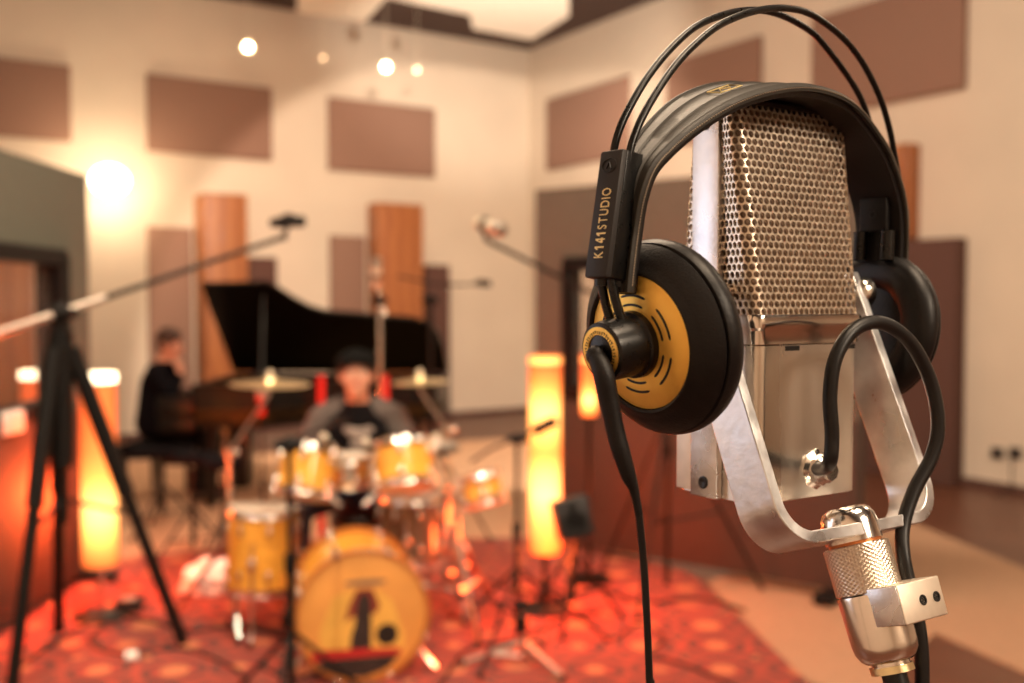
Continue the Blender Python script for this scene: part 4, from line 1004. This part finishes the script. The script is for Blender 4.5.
def person(label, f, J, name='person', sleeves='shirt', torso='shirt', hat=False, hairm='hair', scale=1.0, hands=None):
    """f: facing direction; J: joints in world space"""
    f = V(f).normalized(); r = f.cross(Z3).normalized()      # r: the person's right
    pe = V(J['pelvis']); t = thing('person', label, 'person', V((pe.x, pe.y, J['floor'])))
    hd = V(J['head']); hf = V(J.get('look', f)).normalized(); hr = hf.cross(Z3).normalized(); hu = hr.cross(hf).normalized()
    nb = V(J['neck']); ch = V(J['chest'])
    bm = B()
    ball(bm, hd + hu * .022 - hf * .012, .092, 20, (.84, 1.06, 1.02), hu, hr)                       # skull
    ball(bm, hd - hu * .040 + hf * .018, .068, 16, (.86, .98, 1.12), hu, hr)                        # face and jaw
    ball(bm, hd - hu * .088 + hf * .052, .027, 10, (1.1, .9, .8), hu, hr)                           # chin
    cap(bm, hd + hu * .002 + hf * .084, hd - hu * .026 + hf * .100, .010, .0155, 8)                 # nose
    cap(bm, hd + hu * .020 + hf * .074 + hr * .03, hd + hu * .020 + hf * .074 - hr * .03, .012, .012, 8)      # brow
    cap(bm, hd - hu * .052 + hf * .080 + hr * .012, hd - hu * .052 + hf * .080 - hr * .012, .0085, .0085, 8)    # lips base
    for s in (-1, 1):
        ball(bm, hd - hu * .005 + hr * (s * .080), .026, 10, (.35, .7, 1.1), hu, hr)                # ears
        ball(bm, hd - hu * .028 + hf * .055 + hr * (s * .040), .026, 10)                            # cheeks
    cap(bm, nb - f * .01, hd - hu * .055 - hf * .012, .056, .054)
    cap(bm, V(J['sh'][0]).lerp(nb, .1), V(J['sh'][1]).lerp(nb, .1), .052, .052)
    cap(bm, nb - Z3 * .06, ch, .10, .135); cap(bm, ch + r * .06, pe + r * .05 + Z3 * .05, .115, .125); cap(bm, ch - r * .06, pe - r * .05 + Z3 * .05, .115, .125)
    for i in (0, 1):
        sh, el, wr = V(J['sh'][i]), V(J['el'][i]), V(J['wr'][i]); limb(bm, [(sh, .054), (sh.lerp(el, .5), .047), (el, .039), (el.lerp(wr, .3), .040), (wr, .026)])
        hp, kn, an = V(J['hip'][i]), V(J['knee'][i]), V(J['ank'][i]); limb(bm, [(hp, .088), (kn, .058), (kn.lerp(an, .35), .056), (an, .036)])
        toe = V((an.x, an.y, J['floor'] + .035)) + f * .15; cap(bm, V((an.x, an.y, J['floor'] + .045)), toe, .038, .032)
        hfw, hpl, hsd, cu = hands[i]; hand(bm, wr, hfw, hpl, hsd, cu)
    body = obj('body', bm, 'skin', t); remesh(body, .0065, 3)
    # shirt
    bm = B(); cap(bm, V(J['sh'][0]).lerp(nb, .08), V(J['sh'][1]).lerp(nb, .08), .062, .062); cap(bm, nb - Z3 * .075, ch, .112, .148); cap(bm, ch + r * .065, pe + r * .055 + Z3 * .02, .128, .140); cap(bm, ch - r * .065, pe - r * .055 + Z3 * .02, .128, .140)
    cap(bm, nb - Z3 * .03 - f * .012, nb - Z3 * .06, .070, .085)
    if sleeves == torso:
        for i in (0, 1):
            sh, el, wr = V(J['sh'][i]), V(J['el'][i]), V(J['wr'][i]); limb(bm, [(sh, .067), (el, .054), (el.lerp(wr, .86), .038)])
    so = obj('jacket' if torso == 'suit' else 'shirt', bm, torso, t); remesh(so, .010, 5)
    if sleeves != torso:
        for i in (0, 1):
            bm = B(); sh, el, wr = V(J['sh'][i]), V(J['el'][i]), V(J['wr'][i]); limb(bm, [(sh.lerp(nb, .55) + Z3 * .012, .062), (sh, .069), (el, .054), (el.lerp(wr, .86), .038)]); sl_ = obj('sleeve', bm, sleeves, t); remesh(sl_, .010, 4)
    bm = B(); cap(bm, pe + r * .06, pe - r * .06, .145, .145)
    for i in (0, 1):
        hp, kn, an = V(J['hip'][i]), V(J['knee'][i]), V(J['ank'][i]); limb(bm, [(hp, .100), (kn, .072), (an + Z3 * .01, .056)])
    tr = obj('trousers', bm, 'suit' if torso == 'suit' else 'jeans', t); remesh(tr, .011, 4)
    for i in (0, 1):
        an = V(J['ank'][i]); bm = B(); g = V((an.x, an.y, J['floor'] + .05)); cap(bm, g - f * .02, g + f * .15 - Z3 * .010, .047, .040); cap(bm, g - f * .02, an, .046, .044); s_ = obj('shoe', bm, 'shoe', t); remesh(s_, .008, 3)
    # face details
    for s in (-1, 1):
        ec_ = hd + hu * .002 + hf * .082 + hr * (s * .032); bm = B(); ball(bm, ec_ - hf * .0075, .0115, 12); ey = obj('eye', bm, 'eye', t); bm = B(); ball(bm, ec_ - hf * .0002, .0056, 10); obj('iris', bm, 'iris', ey)
        bm = B(); cap(bm, ec_ + hu * .021 + hf * .006 - hr * .014, ec_ + hu * .023 + hf * .006 + hr * .014, .0035, .0035, 8); obj('eyebrow', bm, hairm, t)
    bm = B(); cap(bm, hd - hu * .049 + hf * .090 - hr * .018, hd - hu * .049 + hf * .090 + hr * .018, .0045, .0045, 8); cap(bm, hd - hu * .058 + hf * .088 - hr * .014, hd - hu * .058 + hf * .088 + hr * .014, .0052, .0052, 8); obj('mouth', bm, 'lip', t)
    # hair
    bm = B(); ball(bm, hd + hu * .038 - hf * .022, .100, 24, (.88, 1.05, .98), hu, hr); ball(bm, hd - hu * .012 - hf * .052, .072, 16, (1.0, .8, 1.1), hu, hr)
    if not hat: ball(bm, hd + hu * .095 + hf * .030, .045, 14, (1.3, 1.1, .6), hu, hr)
    ho = obj('hair', bm, hairm, t); remesh(ho, .008, 2)
    if hat:
        bm = B(); lathe(bm, hd + hu * .040 - hf * .012, hu, [(0, .104), (.03, .106), (.06, .096), (.085, .070), (.098, .035), (.100, 0)], 32, hr, cap=False)
        pts = [hd + hu * .046 + hf * (.085 + .055 * cos(a)) + hr * (.092 * sin(a)) for a in [radians(-80 + 16 * i) for i in range(11)]]; prism(bm, pts, hu * .006 - hf * .0); ball(bm, hd + hu * .140 - hf * .012, .008, 8)
        obj('cap', bm, 'cap', t)
    return t, hd, f
# drummer
dx, dy = -.785, 5.12
dj = dict(floor=RZ, pelvis=(dx, dy + .08, .60), chest=(dx, dy + .01, .88), neck=(dx, dy - .03, 1.04), head=(dx + .002, dy - .10, 1.182), look=(.16, -.98, .26),
          sh=[(dx - .185, dy - .02, .965), (dx + .185, dy - .02, .965)], el=[(dx - .30, dy - .10, .77), (dx + .30, dy - .10, .78)], wr=[(dx - .17, dy - .31, .835), (dx + .16, dy - .30, .845)],
          hip=[(dx - .10, dy + .04, .58), (dx + .10, dy + .04, .58)], knee=[(dx - .25, dy - .32, .56), (dx + .25, dy - .32, .56)], ank=[(dx - .27, dy - .30, .12), (dx + .25, dy - .36, .12)])
person('person in a black cap and dark shirt with grey sleeves, seated behind the drum kit', (0, -1, 0), dj, sleeves='greysleeve', torso='shirt', hat=True,
       hands=[((.3, -.9, -.1), (.2, -.1, -1), (.9, .3, 0), 1.0), ((-.3, -.9, -.1), (-.2, -.1, -1), (-.9, .3, 0), 1.0)])
drm = bpy.data.objects['person']
bm = B(); cs_ = V((dx + .02, dy - .168, .90))
for (a, b, s1, s2) in ((0, 0, .055, .030), (-.045, .02, .03, .018), (.048, .018, .03, .02), (0, -.055, .045, .02)): ball(bm, cs_ + V((a, 0, b)), 1, 14, (s1, .008, s2))
obj('shirt_print', bm, 'print', drm)
for s, wr in ((-1, dj['wr'][0]), (1, dj['wr'][1])):
    a = V(wr) + V((-s * .02, -.075, -.03)); b = a + V((-s * .16, -.24, .0)); bm = B(); tube(bm, [a + (a - b) * .2, a.lerp(b, .85), b], [.0075, .0055, .003], 8); ball(bm, b, .006, 8)
    tag(obj('drumstick', bm, 'stickwood'), 'wooden drumstick held in the hand of the drummer nearer the %s' % ('pianist' if s < 0 else 'middle tube lamp'), 'drumstick', 'drumsticks of the drummer')
# pianist, seen from the side
qx, qy = -2.80, 7.85
pj = dict(floor=.007, pelvis=(qx, qy, .62), chest=(qx + .03, qy, .92), neck=(qx + .06, qy, 1.08), head=(qx + .115, qy, 1.225), look=(.93, -.36, -.16),
          sh=[(qx + .05, qy - .185, 1.02), (qx + .05, qy + .185, 1.02)], el=[(qx + .20, qy - .24, .82), (qx + .04, qy + .27, .82)], wr=[(qx + .235, qy - .13, 1.00), (qx + .18, qy + .22, .82)],
          hip=[(qx + .02, qy - .10, .60), (qx + .02, qy + .10, .60)], knee=[(qx + .42, qy - .12, .49), (qx + .42, qy + .12, .49)], ank=[(qx + .38, qy - .13, .11), (qx + .38, qy + .13, .11)])
person('person in a black suit sitting sideways at the piano, one hand raised to the chin', (1, 0, 0), pj, sleeves='suit', torso='suit',
       hands=[((-.25, .25, .95), (-.9, .3, 0), (.2, .9, .1), .8), ((.95, 0, -.2), (0, 0, -1), (0, -1, 0), .5)])

# ================================================================== MICROPHONE STANDS
def mic_body(label, tip, axis, L, r, m='blackmetal', grp='small microphones on stands'):
    axis = V(axis).normalized(); t = thing('microphone', label, 'microphone', tip - axis * L, grp)
    bm = B(); lathe(bm, tip - axis * L, axis, [(0, r * .6), (.01, r * .8), (L * .6, r), (L * .62, r)], 20); obj('body', bm, m, t)
    bm = B(); lathe(bm, tip - axis * L, axis, [(L * .62, r * 1.02), (L * .95, r * 1.05), (L, r * .8), (L + .002, 0)], 20); obj('grille', bm, 'blackmetal' if m == 'blackmetal' else 'greymetal', t)
    bm = B(); lathe(bm, tip - axis * (L * .75), axis, [(0, r * 1.12), (.03, r * 1.12)], 20); obj('clip', bm, 'rubber', t)
    return t
def boom_stand(label, base, zt, zleg, spread, piv, boom, rp=.012, m='blackmetal', mb='blackmetal', a0=.5, zf=RZ, rb=.007, weight=True, rl=.009):
    base = V((base[0], base[1], zf)); t = thing('microphone_boom_stand', label, 'microphone stand', base, 'microphone stands around the drums')
    bm = B(); cyl(bm, (base.x, base.y, zf + .05), (base.x, base.y, (zt + zf) * .55), rp); obj('lower_pole', bm, m, t)
    bm = B(); cyl(bm, (base.x, base.y, (zt + zf) * .53), (base.x, base.y, zt), rp * .72); obj('upper_pole', bm, m, t)
    bm = B(); cyl(bm, (base.x, base.y, (zt + zf) * .52), (base.x, base.y, (zt + zf) * .52 + .07), rp * 1.5); obj('height_clutch', bm, 'rubber', t)
    tripod_legs(t, base.x, base.y, zleg, spread, rl, m, 3, a0, zf, brace=True)
    if boom:
        bm = B(); ball(bm, (base.x, base.y, zt), rp * 2.1, 12); cyl(bm, (base.x - .05, base.y, zt), (base.x + .05, base.y, zt), rp * 1.2, n=10); obj('boom_clutch', bm, 'rubber', t)
        bm = B(); tube(bm, [V(p_) for p_ in boom], rb, 10); obj('boom_arm', bm, mb, t)
        if weight: d = (V(boom[0]) - V(boom[-1])).normalized(); bm = B(); cyl(bm, V(boom[0]) + d * -.02, V(boom[0]) + d * .09, rp * 2.0, n=14); obj('counterweight', bm, m, t)
    return t
# the big stand at the left
bp = P(60, 313, 4.20); b0 = P(-25, 341, 3.95); b1_ = P(105, 298, 4.33); b3 = P(284, 237, 4.85)
t = thing('microphone_boom_stand', 'tall heavy black tripod stand with a long boom, in front of the left baffle', 'microphone stand', V((bp.x, bp.y, 0)), 'microphone stands around the drums')
bm = B(); cyl(bm, V((bp.x, bp.y, .62)), V((bp.x, bp.y, 1.52)), .022); obj('centre_column', bm, 'blackmetal', t)
bm = B(); cyl(bm, V((bp.x, bp.y, .86)), V((bp.x, bp.y, 1.42)), .048); obj('outer_tube', bm, 'blackmetal', t)
bm = B(); ball(bm, bp, .048, 14); cyl(bm, bp - V((.07, 0, 0)), bp + V((.07, 0, 0)), .022); cyl(bm, V((bp.x, bp.y, 1.34)), V((bp.x, bp.y, 1.43)), .05); obj('boom_clutch', bm, 'rubber', t)
for f_ in (PF(12, 690, .02), PF(183, 642, .02), V((-2.12, 4.62, .02))):
    top = V((bp.x, bp.y, 1.36)) + (f_ - V((bp.x, bp.y, 0))).normalized() * .04; bm = B(); tube(bm, [top, top.lerp(f_, .48)], .036, 10); tube(bm, [top.lerp(f_, .46), f_], .026, 10); ball(bm, top.lerp(f_, .47), .030, 10); lg = obj('leg', bm, 'blackmetal', t)
    bm = B(); ball(bm, f_, .024, 10, (1, 1, .7)); obj('rubber_foot', bm, 'rubber', lg)
    bm = B(); tube(bm, [V((bp.x, bp.y, .72)), top.lerp(f_, .55)], .009, 8); obj('brace', bm, 'blackmetal', t)
bm = B(); tube(bm, [b0, b1_], .017, 12); obj('boom_tube', bm, 'greymetal', t, label='chrome outer boom tube')
bm = B(); tube(bm, [b1_.lerp(b0, .05), b3], .0125, 10); obj('boom_arm', bm, 'blackmetal', t)
bm = B(); cyl(bm, b0 - (b3 - b0).normalized() * .12, b0, .04, n=20); obj('counterweight', bm, 'blackmetal', t)
bm = B(); tube(bm, [b3, P(289, 222, 4.85)], .009, 8); ball(bm, b3, .018, 10); obj('swivel', bm, 'rubber', t)
mic_body('black overhead microphone at the tip of the long left boom', P(305, 221, 4.75), (1, -.1, .05), .17, .026)
bm = B(); ball(bm, P(289, 220, 4.83), .036, 14, (1.2, 1, .9)); tag(obj('shock_mount', bm, 'rubber'), 'black round shock mount holding the overhead microphone on the left boom', 'mount')
# pale microphone over the kit, stand before the second baffle
sb = P(668, 400, 5.25); zt = 1.40; tipb = P(486, 240, 4.95)
boom_stand('black tripod boom stand in front of the grey-brown baffle under the pale microphone', (sb.x, sb.y), zt, .95, .52, None, [V((sb.x, sb.y, zt)) + (V((sb.x, sb.y, zt)) - tipb) * .18, tipb], .015, a0=.1, rb=.011)
mic_body('pale cream microphone on the boom left of the headphones', P(504, 231, 4.86), (.80, -.5, -.28), .17, .036, 'cream')
bm = B(); tube(bm, [tipb, P(485, 228, 4.94)], .012, 8); ball(bm, P(485, 226, 4.93), .026, 10); tag(obj('microphone_clip', bm, 'rubber'), 'dark clip joining the pale cream microphone to its boom', 'clip')
# short stands near the bass drum
sb = P(291, 600, 3.72)
boom_stand('thin black stand right in front of the bass drum, cut off below', (sb.x, sb.y), 1.02, .30, .30, None, [V((sb.x - .05, sb.y - .04, 1.02)), V((sb.x + .16, sb.y + .3, 1.08))], .016, weight=False)
sb = P(517, 600, 4.42)
boom_stand('black tripod stand in front of the middle tube lamp', (sb.x, sb.y), .945, .36, .42, None, [V((sb.x + .10, sb.y + .1, .98)), V((sb.x - .12, sb.y - .06, .91)), V((sb.x - .20, sb.y - .1, .86))], .013, a0=.15)
sb = PF(523, 662, RZ)
boom_stand('low stand with a shiny leg at the lower picture edge beside the bass drum', (sb.x, sb.y), .26, .10, .26, None, [V((sb.x + .04, sb.y, .26)), V((sb.x - .28, sb.y - .02, .30))], .013, m='greymetal', mb='blackmetal', a0=-.9, weight=False, rl=.011)
# stands at the piano
sb = P(380, 400, 6.6)
boom_stand('chrome upright microphone stand between the drummer and the piano lid', (sb.x, sb.y), P(380, 300, 6.6).z, .5, .35, None, [P(386, 316, 6.55), P(380, 300, 6.6), P(377, 272, 6.6)], .018, 'steel', 'steel', weight=False, zf=.007)
mic_body('pale upright microphone above the piano lid, before the darker wooden diffuser', P(376, 257, 6.6), (0, 0, 1), .20, .034, 'cream')
sb = P(431, 400, 6.2)
boom_stand('dark stand beside the head of the drummer with a thin level boom', (sb.x, sb.y), P(431, 300, 6.2).z, .7, .42, None, [P(398, 276, 6.2), P(431, 300, 6.2).lerp(P(440, 281, 6.2), .8), P(486, 284, 6.2)], .018, weight=False, zf=.007, rb=.007)
mic_body('small dark microphone at the end of the thin level boom', P(491, 284, 6.15), (1, -.2, -.1), .10, .020)
# two small clip-on microphones on the toms
for px, py, y_, lb in ((331, 441, 4.35, 'small pale drum microphone above the smaller rack tom'), (373, 446, 4.35, 'small pale drum microphone between the chrome snare and the rack tom')):
    mic_body(lb, P(px, py + 8, y_), (.3, .6, -.8), .09, .020, 'cream')
# music stands left of the kit
def music_stand(px, y, py, label, rz, w=.24):
    b = P(px, 500, y); zt = P(px, py, y).z; t = thing('music_stand', label, 'music stand', V((b.x, b.y, 0)), 'black music stands in front of the pianist')
    bm = B(); cyl(bm, (b.x, b.y, .12), (b.x, b.y, zt - .06), .016); obj('pole', bm, 'blackmetal', t)
    bm = B(); X = V((cos(rz), sin(rz), 0)); Y = V((-sin(rz), cos(rz), 0)) * .95 + Z3 * .30; Y.normalize(); N_ = X.cross(Y); box(bm, V((b.x, b.y, zt)), X * w, Y * .09, N_ * .005, .003); box(bm, V((b.x, b.y, zt)) - Y * .09 + N_ * .02, X * w, N_ * .025, Y * .004, .001); obj('desk', bm, 'suit', t)
    tripod_legs(t, b.x, b.y, .32, .28, .008, 'blackmetal', 3, rz, 0.0)
music_stand(163, 6.7, 452, 'black music stand farthest left in front of the pianist', .1, .2)
music_stand(193, 5.95, 458, 'black music stand second from the left, in front of the piano', -.2, .13)
music_stand(224, 5.65, 462, 'black music stand nearest the amber floor tom', .4, .09)
mic_body('red foam-covered microphone below the bronze cymbal nearer the pianist', P(262, 386, 5.75), (0, .1, 1), .17, .030, 'red')
sb = P(262, 400, 5.75)
boom_stand('plain black upright stand under the red foam-covered microphone', (sb.x, sb.y), P(262, 411, 5.75).z, .30, .28, None, None, .010, zf=0.01)
# black monitor beside the middle lamp
mc = P(572, 518, 4.75)
t = thing('monitor_speaker', 'small black tilted loudspeaker on a short stand, right of the middle tube lamp', 'speaker', V((mc.x, mc.y, RZ)))
X = V((.97, .12, .22)).normalized(); Zb = V((-.20, .15, .95)).normalized(); Yb = Zb.cross(X)
bm = B(); box(bm, mc, X * .085, Yb * .08, Zb * .098, .010); obj('cabinet', bm, 'screen', t)
bm = B(); lathe(bm, mc - Yb * .080 - Zb * .025, -Yb, [(0, .06), (.006, .062), (.006, .052), (-.004, .02), (0, 0)], 24); obj('woofer', bm, 'rubber', t)
bm = B(); lathe(bm, mc - Yb * .080 + Zb * .058, -Yb, [(0, .024), (.004, .024), (.002, 0)], 16); obj('tweeter', bm, 'rubber', t)
bm = B(); cyl(bm, (mc.x, mc.y, RZ + .1), mc - Zb * .09, .014); obj('pole', bm, 'blackmetal', t)
tripod_legs(t, mc.x, mc.y, .34, .26, .009, 'blackmetal', 3, .3)
# white crumpled cloth
bm = B(); wc = PF(206, 596, RZ)
bmesh.ops.create_icosphere(bm, subdivisions=5, radius=1.0)
from mathutils import noise as nz
for v_ in bm.verts:
    d = v_.co.normalized(); k = 1 + .28 * nz.noise(d * 2.2) + .14 * nz.noise(d * 5.5) + .06 * nz.noise(d * 12)
    v_.co = V((wc.x, wc.y + .10, RZ + .056)) + V((d.x * .15 * k, d.y * .11 * k, max(-.055, d.z * .11 * k)))
tag(obj('crumpled_cloth', bm, 'white'), 'white crumpled cloth lying on the rug beside the amber floor tom', 'cloth')
# small box and a scrap on the rug
pb = PF(130, 609, RZ); t = thing('effects_pedal', 'small dark box on the rug behind the tripod leg of the tall stand', 'pedal', pb)
bm = B(); box(bm, pb + Z3 * .028, V((.065, .01, 0)), V((-.01, .055, 0)), Z3 * .026, .008); obj('housing', bm, 'screen', t)
bm = B(); box(bm, pb + V((.0, -.01, .056)), V((.03, 0, 0)), V((0, .03, 0)), Z3 * .004, .003); obj('foot_switch', bm, 'greymetal', t)
pb = PF(131, 661, RZ); bm = B(); lathe(bm, pb + V((-.02, 0, .021)), V((1, .15, 0)), [(0, .014), (0, .021), (.045, .021), (.045, .014), (0, .014)], 20, cap=False); tag(obj('tape_roll', bm, 'white'), 'little white roll of tape lying on the rug near the tripod foot', 'tape')
# white towel on the sill of the left baffle
bm = B(); box(bm, (-2.385, 4.66, 1.035), (.05, 0, 0), (0, .10, 0), Z3 * .012, .008); box(bm, (-2.333, 4.66, .99), (.006, 0, 0), (0, .10, 0), Z3 * .05, .005)
tag(obj('folded_towel', bm, 'white'), 'pale folded towel on the window sill of the left baffle', 'towel')
# loose cables on the rug
def floorcable(pts, r, label):
    w_ = []
    for a, b in pts: p_ = PF(a, b, RZ); w_.append(V((p_.x, p_.y, RZ + r)))
    bm = B(); tube(bm, catmull(w_, 8), r, 8); tag(obj('floor_cable', bm, 'cable'), label, 'cable', 'black cables lying on the rug')
floorcable([(20, 668), (62, 640), (110, 618), (150, 622), (190, 632), (235, 628), (290, 640)], .008, 'black cable running over the rug past the foot of the tall left tripod')
floorcable([(90, 575), (130, 590), (120, 612), (90, 640), (120, 655), (180, 650), (232, 668), (250, 690)], .006, 'black cable curling round the white tape roll')
floorcable([(440, 590), (470, 575), (510, 590), (560, 598), (600, 590), (640, 604), (700, 600), (745, 612)], .008, 'black cable crossing the rug in front of the middle tube lamp')
floorcable([(600, 612), (560, 622), (520, 640), (470, 650), (450, 672), (430, 700)], .007, 'black cable running over the rug towards the bass drum')
floorcable([(616, 640), (640, 625), (665, 640), (650, 655), (690, 668), (740, 690)], .006, 'black cable nearest the lit beige floor strip')
